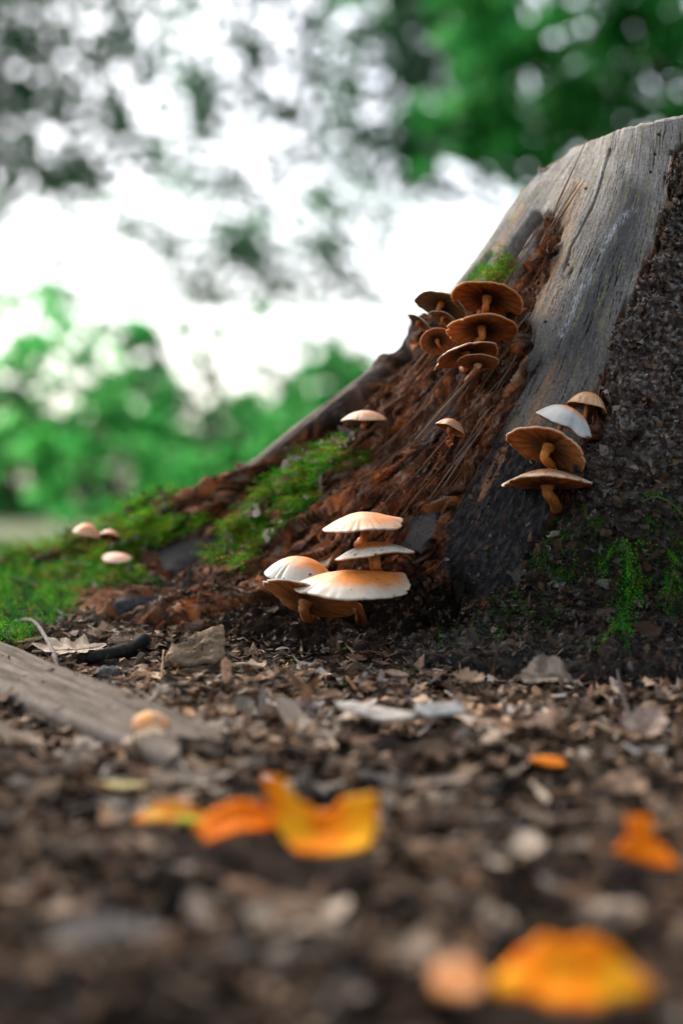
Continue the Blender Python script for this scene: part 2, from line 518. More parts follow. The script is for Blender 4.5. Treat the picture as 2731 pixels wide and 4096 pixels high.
c_gray = mixc(c_gray, (.40, .235, .115), np.clip(ltan, 0, 1) * sst(-.3, .3, gn1) * .7)
chalk = sst(20, 4, line_d(spx + 10 * gn2, spy, [(2545, 850), (2490, 900), (2440, 970), (2400, 1050), (2370, 1130), (2330, 1190), (2300, 1260), (2260, 1350)])) * sst(-.15, .35, gn2 + .5 * gn1)
c_gray = mixc(c_gray, (.42, .46, .50), chalk * .75)
c_black = mixc((.016, .016, .017), (.045, .042, .040), sst(-.3, .5, fbm(UU * 20, VV * 8, 4, 68)))
c_black = mixc(c_black, (.26, .13, .07), sst(45, 0, line_d(wx, wy, [(2090, 1720), (1990, 1900), (1930, 1990)])) * sst(-.2, .25, fbm(UU * 12, VV * 6, 3, 69)) * .9)
c_strip = mixc((.05, .040, .034), (.17, .14, .115), sst(-.35, .4, gn1 + .5 * gn2))
C = c_rot
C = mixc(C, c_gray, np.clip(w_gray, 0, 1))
C = mixc(C, c_black, w_black)
C = mixc(C, c_strip, w_strip)
C = mixc(C, (.075, .068, .064), np.clip(w_s1 + w_s2, 0, 1))
C = mixc(C, (.10, .082, .075), w_sb * .85)
SOILZ = [(880, 2520), (1040, 2430), (1200, 2400), (1550, 2380), (1640, 2330), (1700, 2300), (1790, 2360), (1900, 2420), (1900, 2800), (700, 2800), (760, 2530)]
w_so = sst(-25, 25, poly_sd(wx, wy, SOILZ))
C = mixc(C, mixc((.012, .009, .007), (.040, .028, .020), sst(-.3, .4, fbm(wsx * 200, wsz * 200, 3, 37))), w_so * .95)
holes = sst(9, 4, np.min([np.hypot(spx - a, spy - b) for a, b in ((2645, 550), (2630, 628), (2366, 770), (2290, 1070), (2150, 1178), (2612, 700), (2200, 1300))], 0))
C = mixc(C, (.012, .01, .008), holes)
C = mixc(C, (.02, .015, .012), sst(-.0012, -.004, crk))  # shade inside the cracks put into the wood colour
C = mixc(C, (.02, .014, .010), sst(-.002, -.014, np.maximum(allcrack, -.026)) * .9)      # recess shade painted into slits and hollows in dark rot and soil tones

MOSS1 = [(1270, 1760), (1470, 1740), (1500, 1830), (1340, 1950), (1260, 2070), (1110, 2200), (1010, 2290), (880, 2280), (950, 2150), (1090, 2010), (1180, 1850)]
MOSS2 = [(700, 2030), (880, 2080), (810, 2150), (650, 2190), (600, 2290), (680, 2370), (560, 2420), (330, 2440), (180, 2500), (-100, 2560), (-100, 2180), (200, 2160), (450, 2080)]
w_ms = np.maximum(sst(-10, 40, poly_sd(wx, wy, MOSS1)), sst(-10, 40, poly_sd(wx, wy, MOSS2))) * sst(-.35, .05, pn(UU * 13, VV * 4, 206))
C = mixc(C, (.022, .045, .010), w_ms * .8)
nU, nV = UU.shape[1], UU.shape[0]
bodyV = WV.reshape(-1, 3); bodyC = C.reshape(-1, 3)
bodyF = tri(grid_faces(nU, nV, True))
# sawn top, slightly rough, closing the stump
ring = WV[0]; cen = ring.mean(0)
capV = []; capC = []
for k, t in enumerate(np.linspace(0.97, 0.0, 14)):
    q = cen + (ring - cen) * t
    q[:, 2] += .004 * (1 - t) + .0008 * pn(q[:, 0] * 300, q[:, 1] * 300, 71) + (.0015 if k == 0 else .001)
    capV.append(q); rr = np.hypot(*(q - cen)[:, :2].T)
    capC.append(mixc((.22, .19, .16), (.34, .31, .28), .5 + .5 * np.sin(rr * 700)))
capV = np.concatenate([ring] + capV); capC = np.concatenate([bodyC[:nU]] + capC)
stump = empty('tree_stump', (.1, .80, .08))
tag(stump, 'old sawn tree stump with a long mossy root running down into the litter', 'stump')
bpy.context.view_layer.update()
SINV = stump.matrix_world.inverted()


def adopt(o, parent):
    """parent with the part kept where it stands"""
    o.parent = parent
    o.matrix_parent_inverse = parent.matrix_basis.inverted() if parent.parent is None else (parent.parent.matrix_basis @ parent.matrix_parent_inverse @ parent.matrix_basis).inverted()
    return o


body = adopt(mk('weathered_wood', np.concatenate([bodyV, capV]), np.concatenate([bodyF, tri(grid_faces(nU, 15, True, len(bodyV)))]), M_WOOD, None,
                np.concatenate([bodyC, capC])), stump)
body['label'] = 'grey weathered and red rotten wood of the stump'

# lookup: photograph pixel -> point on the stump front
_sel = front & (UU > -.2) & (VV < 7.9)
_lp = np.stack([spx[_sel], spy[_sel]], 1); _lv = WV[_sel]; _ln = SN[_sel]; _lu = UU[_sel]; _lw = VV[_sel]


def stump_at(px, py):
    i = int(np.argmin((_lp[:, 0] - px) ** 2 + (_lp[:, 1] - py) ** 2))
    return _lv[i], _ln[i], _lu[i], _lw[i]


def near_surface(px, py):
    """point on stump or ground seen at a pixel"""
    i = int(np.argmin((_lp[:, 0] - px) ** 2 + (_lp[:, 1] - py) ** 2))
    ds = _lv[i][1] if (_lp[i, 0] - px) ** 2 + (_lp[i, 1] - py) ** 2 < 900 else 99
    if py > 2200:
        g = ground_at_px(px, py)
        if g[1] < ds: return g, np.array([0, -.12, .99])
    return _lv[i], _ln[i]


# ------------------------------------------------------------------ bark on the right of the stump
Ubk = np.linspace(2.6, 7.2, 400); Vbk = np.linspace(0, 8, 560)
BU, BV = np.meshgrid(Ubk, Vbk)
BP = surf(BU, BV); BN = surf_n(BU, BV)[0] * NSIGN
bpx, bpy_ = to_px(BP.reshape(-1, 3)); bpx = bpx.reshape(BU.shape); bpy_ = bpy_.reshape(BU.shape)
bw = 38 * fbm(BU * 6, BV * 5, 4, 81)
bsd = poly_sd(bpx + bw, bpy_ + .6 * bw, BARKP)
bs = BU * .035; bt = BV * .05
rid = 1 - 2 * np.abs(fbm(bs * 130 + 2 * pn(bs * 60, bt * 60, 80), bt * 60, 4, 82))
lump = fbm(bs * 70, bt * 70, 5, 83)
fine = fbm(bs * 420, bt * 420, 3, 84)
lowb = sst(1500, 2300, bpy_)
boff = -.004 + .011 * sst(-4, 34, bsd) + sst(0, 30, bsd) * (.0052 * lump + .0030 * (rid - .3) * (1 - .5 * lowb) + .0016 * fine)
boff -= .016 * np.exp(-(line_d(bpx, bpy_, [(1560, 2440), (1700, 2450), (1800, 2440)]) / 120) ** 2)
boff -= .013 * np.exp(-(line_d(bpx, bpy_, [(2390, 1640), (2350, 1740)]) / 40) ** 2)
boff -= .010 * np.exp(-(line_d(bpx, bpy_, [(2130, 2060), (2260, 2040)]) / 70) ** 2)
BW = BP + BN * boff[..., None]
bn1 = fbm(bs * 260, bt * 260, 4, 85)
bc = mixc((.030, .022, .018), (.105, .082, .068), sst(-.35, .45, bn1 + .4 * lump))
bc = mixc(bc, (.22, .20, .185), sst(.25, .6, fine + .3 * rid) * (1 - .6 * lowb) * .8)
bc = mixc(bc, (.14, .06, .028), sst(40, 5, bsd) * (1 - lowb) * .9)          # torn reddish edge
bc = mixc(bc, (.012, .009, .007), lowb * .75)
bc = mixc(bc, (.085, .10, .085), sst(.2, .5, fbm(bs * 40, bt * 40, 3, 86)) * .35)
keepv = bsd > -26
qf = grid_faces(len(Ubk), len(Vbk))
qf = qf[keepv.ravel()[qf].all(1)]
used = np.unique(qf); remap = np.full(BU.size, -1); remap[used] = np.arange(len(used))
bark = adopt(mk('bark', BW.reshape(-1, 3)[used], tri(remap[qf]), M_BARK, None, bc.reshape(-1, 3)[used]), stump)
bark['label'] = 'dark crumbling bark on the flank of the stump'

# ------------------------------------------------------------------ small scattered flakes (chips, crumbs, leaf bits)
NOLIT = [[(-60, 2600), (0, 2625), (905, 3025), (640, 3110), (0, 2790), (-60, 2760)], [(1330, 2880), (1660, 2980), (1640, 3020), (1500, 2990)], [(1665, 2930), (1840, 2865), (1850, 2910), (1690, 2985)], [(660, 2700), (930, 2590), (900, 2720), (700, 2735)], [(330, 2660), (590, 2585), (590, 2640), (340, 2700)],
         [(1000, 3330), (1500, 3330), (1540, 3720), (1000, 3680)], [(540, 3300), (1100, 3330), (1100, 3540), (540, 3480)], [(2420, 3400), (2730, 3400), (2730, 3720), (2420, 3700)], [(1720, 3960), (1980, 3850), (2560, 3850), (2660, 4300), (1720, 4300)], [(2120, 3080), (2270, 3080), (2270, 3170), (2120, 3170)], [(1650, 2960), (1850, 2900), (1870, 2980), (1680, 3040)], [(1330, 2900), (1660, 3000), (1640, 3060), (1480, 3040)]]
PAL = np.array([(.33, .235, .165), (.26, .17, .11), (.17, .10, .062), (.11, .068, .045), (.30, .26, .225), (.40, .33, .265), (.055, .042, .034), (.22, .13, .075), (.46, .40, .35), (.20, .17, .15)])


def flakes(P, Nn, size, elong, colr, seed, lift=.3, tiltamt=.5, nb=7, curl=.35):
    """joined irregular chips: P (n,3) places, Nn (n,3) normals, size (n,)"""
    r = np.random.default_rng(seed); n = len(P)
    rv = r.normal(size=(n, 3)); nn = Nn + tiltamt * rv; nn /= np.linalg.norm(nn, axis=1)[:, None]
    a = np.cross(nn, r.normal(size=(n, 3))); a /= np.linalg.norm(a, axis=1)[:, None] + 1e-9
    b = np.cross(nn, a)
    th = (np.arange(nb) / nb * 2 * np.pi)[None] + r.uniform(-.3, .3, (n, nb))
    rad = r.uniform(.55, 1.15, (n, nb))
    el = np.broadcast_to(np.asarray(elong, float), (n,)) * r.uniform(.6, 1.5, n)
    ca = np.cos(th) * rad * np.sqrt(el)[:, None]; sb = np.sin(th) * rad / np.sqrt(el)[:, None]
    cu = curl * r.normal(size=n)
    hz = cu[:, None] * ca ** 2 + .12 * r.normal(size=(n, nb))
    V = P[:, None] + size[:, None, None] * (ca[..., None] * a[:, None] + sb[..., None] * b[:, None] + hz[..., None] * nn[:, None]) + (lift * size)[:, None, None] * Nn[:, None]
    cv = P + (lift * size)[:, None] * Nn + size[:, None] * .06 * nn
    allV = np.concatenate([cv[:, None], V], 1).reshape(-1, 3)
    k = np.arange(nb)
    f = np.stack([np.zeros(nb, int), 1 + k, 1 + (k + 1) % nb], 1)
    F = (f[None] + (np.arange(n) * (nb + 1))[:, None, None]).reshape(-1, 3)
    Cc = np.repeat(colr, nb + 1, axis=0) * r.uniform(.8, 1.2, (n * (nb + 1), 1))
    return allV, F, Cc


def pal(n, r, weights=None):
    w = np.ones(len(PAL)) if weights is None else np.asarray(weights, float)
    i = r.choice(len(PAL), n, p=w / w.sum())
    return PAL[i] * r.uniform(.75, 1.2, (n, 1))


# flakes on the bark and the banked soil at the stump's foot
r = np.random.default_rng(91)
bi = np.flatnonzero((bsd > 12).ravel() & (bpx.ravel() < 2900))
bi = r.choice(bi, 9000)
bP = BW.reshape(-1, 3)[bi]; bNn = BN.reshape(-1, 3)[bi]; low_i = lowb.ravel()[bi]
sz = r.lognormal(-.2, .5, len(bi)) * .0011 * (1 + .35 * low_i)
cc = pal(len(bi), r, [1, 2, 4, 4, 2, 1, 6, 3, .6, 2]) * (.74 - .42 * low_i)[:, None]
V_, F_, C_ = flakes(bP, bNn, sz, 1.8, cc, 92, .15, .75, 5)
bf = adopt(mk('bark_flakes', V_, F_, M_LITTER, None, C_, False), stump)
bf['kind'] = 'stuff'

# ------------------------------------------------------------------ splinters of the rotten wood, each its own piece
def splinter_mesh(seed):
    r = np.random.default_rng(seed)
    n = 7; t = np.linspace(0, 1, n)
    w = .16 * (np.sin(np.pi * np.clip(t, .06, .95)) ** .6) * r.uniform(.6, 1.2, n); h = w * r.uniform(.3, .7)
    z = .10 * np.sin(t * np.pi * r.uniform(.6, 1.4)) + .02 * r.normal(size=n); y = .05 * r.normal(size=n).cumsum() * .4
    V = []
    for i in range(n):
        for sx, sz in ((-1, -.6), (1, -.6), (.7, .8), (-.6, 1)):
            V.append((t[i] - .5, y[i] + sx * w[i] * .5, z[i] + sz * h[i]))
    V = np.array(V); F = tri(grid_faces(4, n, True))
    F = np.concatenate([F, [[0, 1, 2], [0, 2, 3], [4 * n - 4, 4 * n - 2, 4 * n - 3], [4 * n - 4, 4 * n - 1, 4 * n - 2]]])
    tone = [(.15, .065, .034), (.19, .115, .075), (.09, .042, .026), (.24, .16, .115), (.17, .085, .048), (.06, .04, .03)][seed % 6]
    col = np.array(tone)[None] * r.uniform(.75, 1.2, (len(V), 1))
    return make_mesh('splinter', V, F, M_WOOD, col, False)


SPL = [splinter_mesh(i) for i in range(12)]
ROTP = [(1700, 1420), (1990, 1480), (2110, 1440), (1960, 1740), (1820, 1990), (1740, 2080), (1640, 2080), (1500, 2060), (1340, 2080), (1180, 2230), (1020, 2330), (960, 2440),
        (760, 2490), (700, 2420), (860, 2310), (1010, 2290), (1300, 2010), (1480, 1790), (1560, 1570)]
r = np.random.default_rng(101)
cand = np.flatnonzero(((poly_sd(spx, spy, ROTP) > 0) | (poly_sd(spx, spy, [(2140, 900), (2260, 880), (2240, 1040), (2130, 1280), (2040, 1330), (2030, 1180)]) > 0)).ravel())
cand = r.choice(cand, 260, replace=False)
bw_inv = stump.matrix_basis.inverted()
for k, i in enumerate(cand):
    u, v = UU.ravel()[i], VV.ravel()[i]
    p = WV.reshape(-1, 3)[i]; n = SN.reshape(-1, 3)[i]
    dv = surf(np.array(u), np.array(v + .05)) - surf(np.array(u), np.array(v - .05)); dv = dv / np.linalg.norm(dv)
    dv = dv + .10 * r.normal(size=3); dv -= n * (dv @ n) * .9; dv /= np.linalg.norm(dv)
    s = np.cross(n, dv); s /= np.linalg.norm(s); n2 = np.cross(dv, s)
    L = r.lognormal(-.1, .4) * .042; wd = r.uniform(.003, .008)
    M = Matrix(((dv[0] * L, s[0] * wd, n2[0] * wd, p[0] + n[0] * .0006), (dv[1] * L, s[1] * wd, n2[1] * wd, p[1] + n[1] * .0006), (dv[2] * L, s[2] * wd, n2[2] * wd, p[2] + n[2] * .0006), (0, 0, 0, 1)))
    o = bpy.data.objects.new('splinter', SPL[r.integers(len(SPL))])
    COL.objects.link(o)
    o.parent = stump; o.matrix_basis = bw_inv @ M

# crumbs of rotten wood in the fibres
ci = r.choice(np.flatnonzero((poly_sd(spx, spy, ROTP) > 0).ravel()), 2400)
V_, F_, C_ = flakes(WV.reshape(-1, 3)[ci], SN.reshape(-1, 3)[ci], r.lognormal(-.3, .5, len(ci)) * .0009, 2.2, mixc((.16, .07, .035), (.32, .24, .18), r.uniform(0, 1, len(ci)) ** 1.6) * r.uniform(.5, 1.1, (len(ci), 1)), 102, .1, .8, 5)
o = adopt(mk('wood_crumbs', V_, F_, M_WOOD, None, C_, False), stump); o['kind'] = 'stuff'
ci = np.concatenate([r.choice(np.flatnonzero((poly_sd(spx, spy, SOILZ) > -10).ravel() & (VV < 7.6).ravel()), 3600), r.choice(np.flatnonzero((poly_sd(spx, spy, BLACK) > 0).ravel()), 260),
                     r.choice(np.flatnonzero((poly_sd(spx, spy, [(540, 2360), (900, 2290), (1000, 2420), (960, 2520), (680, 2520)]) > 0).ravel()), 1300)])
V_, F_, C_ = flakes(WV.reshape(-1, 3)[ci], SN.reshape(-1, 3)[ci], r.lognormal(-.2, .5, len(ci)) * .0012, 2.0, pal(len(ci), r, [1, 2, 4, 4, 1, .6, 8, 3, .3, 1]) * .5, 103, .15, .7, 5)
o = adopt(mk('soil_crumbs', V_, F_, M_LITTER, None, C_, False), stump); o['kind'] = 'stuff'

# ------------------------------------------------------------------ mushrooms
def mushroom(label, cx, cy, rpx, d, tilt, roll, H, foot, seed, c0=(.62, .25, .09), c1=(.80, .72, .62), w0=.45, w1=.9, under=(.30, .125, .045), under_in=(.09, .045, .02),
             wave=.035, ups=(), notches=(), whitedir=None, dirty=False, stemr=.11, stemc=(.46, .15, .035), p=1.9, hu=.45, group='mushrooms on the stump', yaw=0, cat='mushroom', droop=0, squash=1.0):
    R = rpx / FPX * d
    ctr = PX(cx, cy, d)
    rot = Matrix.Rotation(math.radians(roll), 3, 'Y') @ Matrix.Rotation(math.radians(-tilt), 3, 'X') @ Matrix.Rotation(math.radians(yaw), 3, 'Z')
    Rm = np.array(rot)
    q = np.random.default_rng(seed)
    ph = q.uniform(0, 6.28, 6); am = q.uniform(.4, 1, 6)
    notches = tuple(notches) + tuple((q.uniform(0, 360), q.uniform(.035, .07), q.uniform(.03, .10)) for _ in range(4))

    def warpf(rho, th):
        wv = sum(am[k] * np.sin((k + 1.0) * th + ph[k]) / (k + 1.2) for k in range(6)) * wave
        rad = 1 + wv * .9 + (.030 * pn(th * 4.0, 0 * th, seed) + .018 * pn(th * 13.0, 0 * th, seed + 1)) * rho ** 4
        for (t0, wd, dp) in notches:
            dt = (th - math.radians(t0) + np.pi) % (2 * np.pi) - np.pi
            rad = rad - dp * np.exp(-(dt / wd) ** 2) * sst(.35, 1, rho)
        zz = sum(am[5 - k] * np.sin((k + 2.0) * th + ph[5 - k] * 1.7) / (k + 1.5) for k in range(5)) * wave * 1.2 * rho ** 2.5
        zz = zz + (.012 * pn(th * 5.0, 0 * th + seed, 4) + .010 * pn(th * 14.0, 0 * th + seed, 5)) * rho ** 6
        for (t0, wd, k) in ups:
            dt = (th - math.radians(t0) + np.pi) % (2 * np.pi) - np.pi
            zz = zz + k * np.exp(-(dt / wd) ** 2) * rho ** 2.6
        zz = zz - droop * rho ** 4
        return rho * rad, zz

    na, nr = 200, 26
    th = np.arange(na) / na * 2 * np.pi
    rho = np.concatenate([np.linspace(0.02, 1, nr) ** .85, [.994, .975, .945]])
    zadd = np.concatenate([np.zeros(nr), [-.018, -.032, -.036]])
    RH, TH = np.meshgrid(rho, th, indexing='ij')
    rr, zz = warpf(RH, TH)
    z = H * (1 - np.minimum(RH, 1) ** p) + zz + zadd[:, None]
    z[nr:] = (zz + zadd[:, None])[nr:]
    z += .010 * fbm(RH * np.cos(TH) * 3 + seed, RH * np.sin(TH) * 3, 3, seed % 50)
    L = np.stack([rr * np.cos(TH), rr * np.sin(TH) * squash, z], -1)
    wd = 0
    if whitedir is not None:
        wd = .28 * np.cos(TH - math.radians(whitedir)) * RH
    tcol = sst(w0, w1, RH + wd + .13 * fbm(RH * np.cos(TH) * 2.5 + 3 * seed, RH * np.sin(TH) * 2.5, 4, 7))
    c = mixc(c0, c1, tcol)
    c = c * (1 + .10 * pn(TH * 14, RH * 1.5, seed + 9) + .10 * fbm(RH * np.cos(TH) * 6 + seed, RH * np.sin(TH) * 6, 3, 8))[..., None]
    c = mixc(c, np.array(c0) * .72, sst(.35, .0, RH) * .35)
    c[nr + 1:] = np.array(under) * 1.25
    Cv = L.reshape(-1, 3); F = tri(grid_faces(na, len(rho), True))
    top = Cv[:na].mean(0) + [0, 0, .002]
    Cv = np.concatenate([Cv, top[None]]); k = np.arange(na); F = np.concatenate([F, np.stack([np.full(na, len(Cv) - 1), (k + 1) % na, k], 1)[:, ::-1]])
    cc = np.concatenate([c.reshape(-1, 3), c[0, :1]])
    root = empty('mushroom')
    W = lambda X: (X * R) @ Rm.T + ctr
    foot_p, foot_n = near_surface(*foot)
    foot_p = np.array(foot_p)
    root.location = Vector(foot_p)
    bpy.context.view_layer.update()
    cap_o = adopt(mk('cap', W(Cv), F, M_CAPD if dirty else M_CAP, None, cc), root)
    # gills: fluted underside
    ng = int(np.clip(rpx * .55, 34, 84)); na2 = ng * 4; th = np.arange(na2) / na2 * 2 * np.pi
    rho = np.linspace(.955, .10, 12)
    RH, TH = np.meshgrid(rho, th, indexing='ij')
    rr, zz = warpf(RH, TH)
    fl = np.tile(np.array([0, .4, 1.0, .4]), ng)[None] * (.5 + .5 * np.abs(np.sin(TH * 7.3 + ph[1])))
    z = -.034 + hu * H * (1 - RH ** 1.7) + zz * .95 - fl * (.05 * np.sin(np.pi * np.clip((1 - RH) * 1.05 + .06, 0, 1)) ** .5) + .02
    L2 = np.stack([rr * np.cos(TH), rr * np.sin(TH) * squash, z], -1)
    g = mixc(under, under_in, sst(.9, .25, RH + .1 * pn(TH * 2, RH * 3, seed)))
    g = g * (.35 + .75 * fl[..., None]) * (1 + .25 * pn(TH * 9, RH * 2, seed + 3)[..., None])  # shade between the gills painted into their colour
    gills = adopt(mk('gills', W(L2.reshape(-1, 3)), tri(grid_faces(na2, len(rho), True)), M_GILL, None, g.reshape(-1, 3)), cap_o)
    # stem
    a0 = ctr + Rm @ np.array([0, 0, hu * H * .95]) * R; ax = Rm @ np.array([0, 0, 1.0])
    a1 = ctr - ax * R * .25
    fp = foot_p - foot_n * R * .04
    mid = .5 * (a1 + fp) + q.normal(size=3) * R * .04
    st = curve([a0, a1, mid, fp], 7)
    nn = len(st); tt_ = np.linspace(0, 1, nn)
    sr = stemr * R * (1.25 - .4 * sst(0, .25, tt_) + .18 * sst(.7, 1, tt_)) * (1 + .06 * q.normal(size=nn))
    sV, sF = tube(st, sr, 14, seed, .06)
    tv = np.concatenate([np.repeat(tt_, 14), [0, 1]])
    sc = mixc(stemc, np.array(stemc) * .38, sst(.45, 1.0, tv)) * (1 + .25 * np.random.default_rng(seed).normal(size=(len(sV), 1)) * .4)
    adopt(mk('stem', sV, sF, M_STEM, None, sc), root)
    tag(root, label, cat, group)
    return root


GU = 'clustered mushrooms high on the stump'; GR = 'clustered mushrooms beside the bark'; GL = 'clustered mushrooms at the foot of the stump'; GM = 'small mushrooms on the mossy root'; GS = 'single mushrooms on the rotten wood'
BRN = (.47, .15, .035); BRN2 = (.22, .085, .032)
TOPB = dict(under_in=(.045, .020, .009), c0=(.50, .19, .07), c1=(.60, .36, .18))  # dark under_in: inner shading of the high caps painted into the gills
mushroom('topmost mushroom of the high cluster, brown gilled underside with a notched rim', 1946, 1200, 146, .730, 19, 10, .26, (1965, 1290), 1, under=BRN, ups=((100, .5, .05), (5, .3, -.12)), notches=((97, .10, .22),), group=GU, wave=.04, **TOPB)
mushroom('broad brown mushroom showing its gills just below the notched one', 1925, 1322, 144, .722, 20, 1, .27, (1925, 1420), 2, under=BRN, group=GU, **TOPB)
mushroom('pale greenish mushroom beside the notched one, its edge rippled', 1762, 1222, 106, .745, 20, 19, .30, (1840, 1330), 3, under=(.20, .125, .06), c0=(.34, .2, .1), c1=(.42, .42, .33), group=GU, wave=.07)
mushroom('small greenish mushroom tucked under the rippled edged one', 1772, 1272, 58, .745, 14, 24, .34, (1830, 1360), 4, under=(.2, .12, .06), c0=(.40, .30, .2), c1=(.42, .38, .3), group=GU)
mushroom('thin grey green mushroom sticking out farthest from the high cluster', 1676, 1288, 54, .755, 8, 34, .26, (1770, 1380), 5, under=(.16, .14, .09), c0=(.30, .31, .24), c1=(.40, .42, .36), group=GU)
mushroom('round brown mushroom of the high cluster turned with its underside outwards', 1748, 1365, 68, .745, 46, -8, .30, (1810, 1450), 6, under=(.40, .13, .04), group=GU, **TOPB)
mushroom('two lobed mushroom of the high cluster with a pinkish top', 1862, 1420, 134, .715, 13, -13, .22, (1885, 1500), 7, under=(.40, .13, .035), c0=(.60, .33, .2), c1=(.66, .5, .38), ups=((185, .5, -.22), (15, .5, -.08)), notches=((285, .12, .12),), group=GU, wave=.05)
mushroom('small lowest mushroom of the high cluster on a thin bent stem', 1910, 1447, 84, .706, 15, 3, .14, (1893, 1545), 8, under=(.30, .11, .035), hu=-.9, group=GU, stemr=.17, stemc=(.45, .22, .10), **TOPB)

mushroom('small domed tan mushroom topmost of the cluster beside the bark', 2346, 1622, 82, .692, 7, 16, .66, (2358, 1735), 11, under=(.42, .19, .075), c0=(.56, .23, .08), c1=(.56, .33, .18), group=GR, stemc=(.45, .17, .05), droop=.12, p=2.3, wave=.06, notches=((265, .35, .10),))
mushroom('white domed mushroom with an orange crown in the cluster beside the bark', 2252, 1690, 120, .682, -4, 25, .56, (2292, 1800), 12, under=(.34, .15, .06), c0=(.74, .27, .08), c1=(.52, .50, .46), whitedir=225, w0=.3, w1=.75, group=GR, droop=.10, p=2.2, notches=((290, .22, .20),), ups=((310, .3, -.10),), wave=.05)
mushroom('large orange mushroom with gills showing, tilted over a thick stem beside the bark', 2190, 1795, 168, .688, 21, 25, .24, (2222, 1905), 13, under=(.50, .18, .05), c0=(.66, .30, .13), c1=(.78, .56, .38), w0=.7, w1=1.1, group=GR, stemc=(.55, .19, .03), stemr=.125, ups=((170, .5, -.10), (350, .5, -.12)), notches=((285, .05, .05), (325, .05, .05)), wave=.05)
mushroom('flat orange brown mushroom lowest of the cluster beside the bark', 2190, 1928, 178, .686, 6, 3, .30, (2230, 2035), 14, under=(.52, .17, .04), c0=(.40, .19, .09), c1=(.70, .50, .33), w0=.6, w1=1.05, dirty=True, group=GR, stemc=(.42, .15, .035), stemr=.14, hu=-.15, ups=((185, .5, -.12),), p=1.5, notches=((278, .06, .06),))

mushroom('pale peach mushroom topmost of the cluster at the stump foot', 1456, 2108, 163, .70, -5, -2, .38, (1446, 2190), 21, under=(.48, .17, .045), c0=(.74, .29, .11), c1=(.54, .43, .31), w0=.62, w1=1.1, ups=((0, .4, .18),), notches=((262, .05, .05), (285, .03, .04)), group=GL, p=1.7, stemr=.12)
mushroom('white rimmed mushroom sprinkled with dirt in the cluster at the stump foot', 1496, 2222, 158, .694, 3, -6, .37, (1488, 2305), 22, under=(.46, .20, .07), c0=(.40, .125, .025), c1=(.50, .44, .35), w0=.52, w1=.72, dirty=True, group=GL, stemr=.16, stemc=(.45, .18, .05), p=1.55)
mushroom('smooth domed mushroom fading from orange to white at the stump foot', 1198, 2296, 140, .712, -9, 6, .50, (1220, 2400), 23, under=(.35, .16, .07), c0=(.74, .25, .055), c1=(.47, .43, .37), w0=.45, w1=.95, whitedir=215, group=GL, p=2.1, droop=.05)
mushroom('largest mushroom, a broad orange and white shelf at the stump foot', 1400, 2346, 228, .688, -11, 0, .26, (1420, 2470), 24, under=(.48, .16, .04), c0=(.78, .26, .055), c1=(.50, .43, .34), w0=.6, w1=1.05, whitedir=250, ups=((8, .55, .16),), group=GL, dirty=False, wave=.05, p=2.0, squash=.9)
mushroom('gilled mushroom slanting below the broad shelf at the stump foot', 1228, 2388, 192, .70, 20, 17, .16, (1245, 2500), 25, under=(.48, .18, .05), under_in=(.16, .075, .03), c0=(.5, .34, .24), c1=(.70, .60, .5), group=GL, stemr=.13, stemc=(.40, .15, .04), hu=-.5, wave=.05)

mushroom('flat capped tan mushroom where the moss meets the rotten wood', 1456, 1680, 92, .775, -3, -2, .42, (1480, 1730), 31, under=(.22, .1, .05), c0=(.58, .25, .11), c1=(.56, .32, .18), group=GS, p=2.2)
mushroom('small tan mushroom standing alone on the rotten wood', 1800, 1712, 63, .72, 8, 24, .58, (1822, 1790), 32, under=(.34, .13, .05), c0=(.58, .24, .10), c1=(.54, .29, .15), group=GS, stemr=.15, stemc=(.45, .18, .07), p=2.2, droop=.1)
mushroom('orange mushroom with a bright cap on the mossy root', 348, 2132, 57, .855, -3, 14, .66, (372, 2225), 41, under=(.3, .13, .06), c0=(.74, .24, .08), c1=(.66, .38, .22), group=GM, p=2.2, droop=.1)
mushroom('mushroom on the mossy root with its dark underside showing', 440, 2146, 48, .865, 20, 8, .6, (428, 2232), 42, under=(.14, .055, .025), c0=(.58, .20, .08), c1=(.5, .2, .09), group=GM, droop=.1)
mushroom('pale pink flat mushroom growing low in the moss of the root', 470, 2232, 59, .84, -17, 5, .30, (462, 2300), 43, under=(.3, .13, .06), c0=(.70, .33, .2), c1=(.62, .42, .3), group=GM, p=2.2)

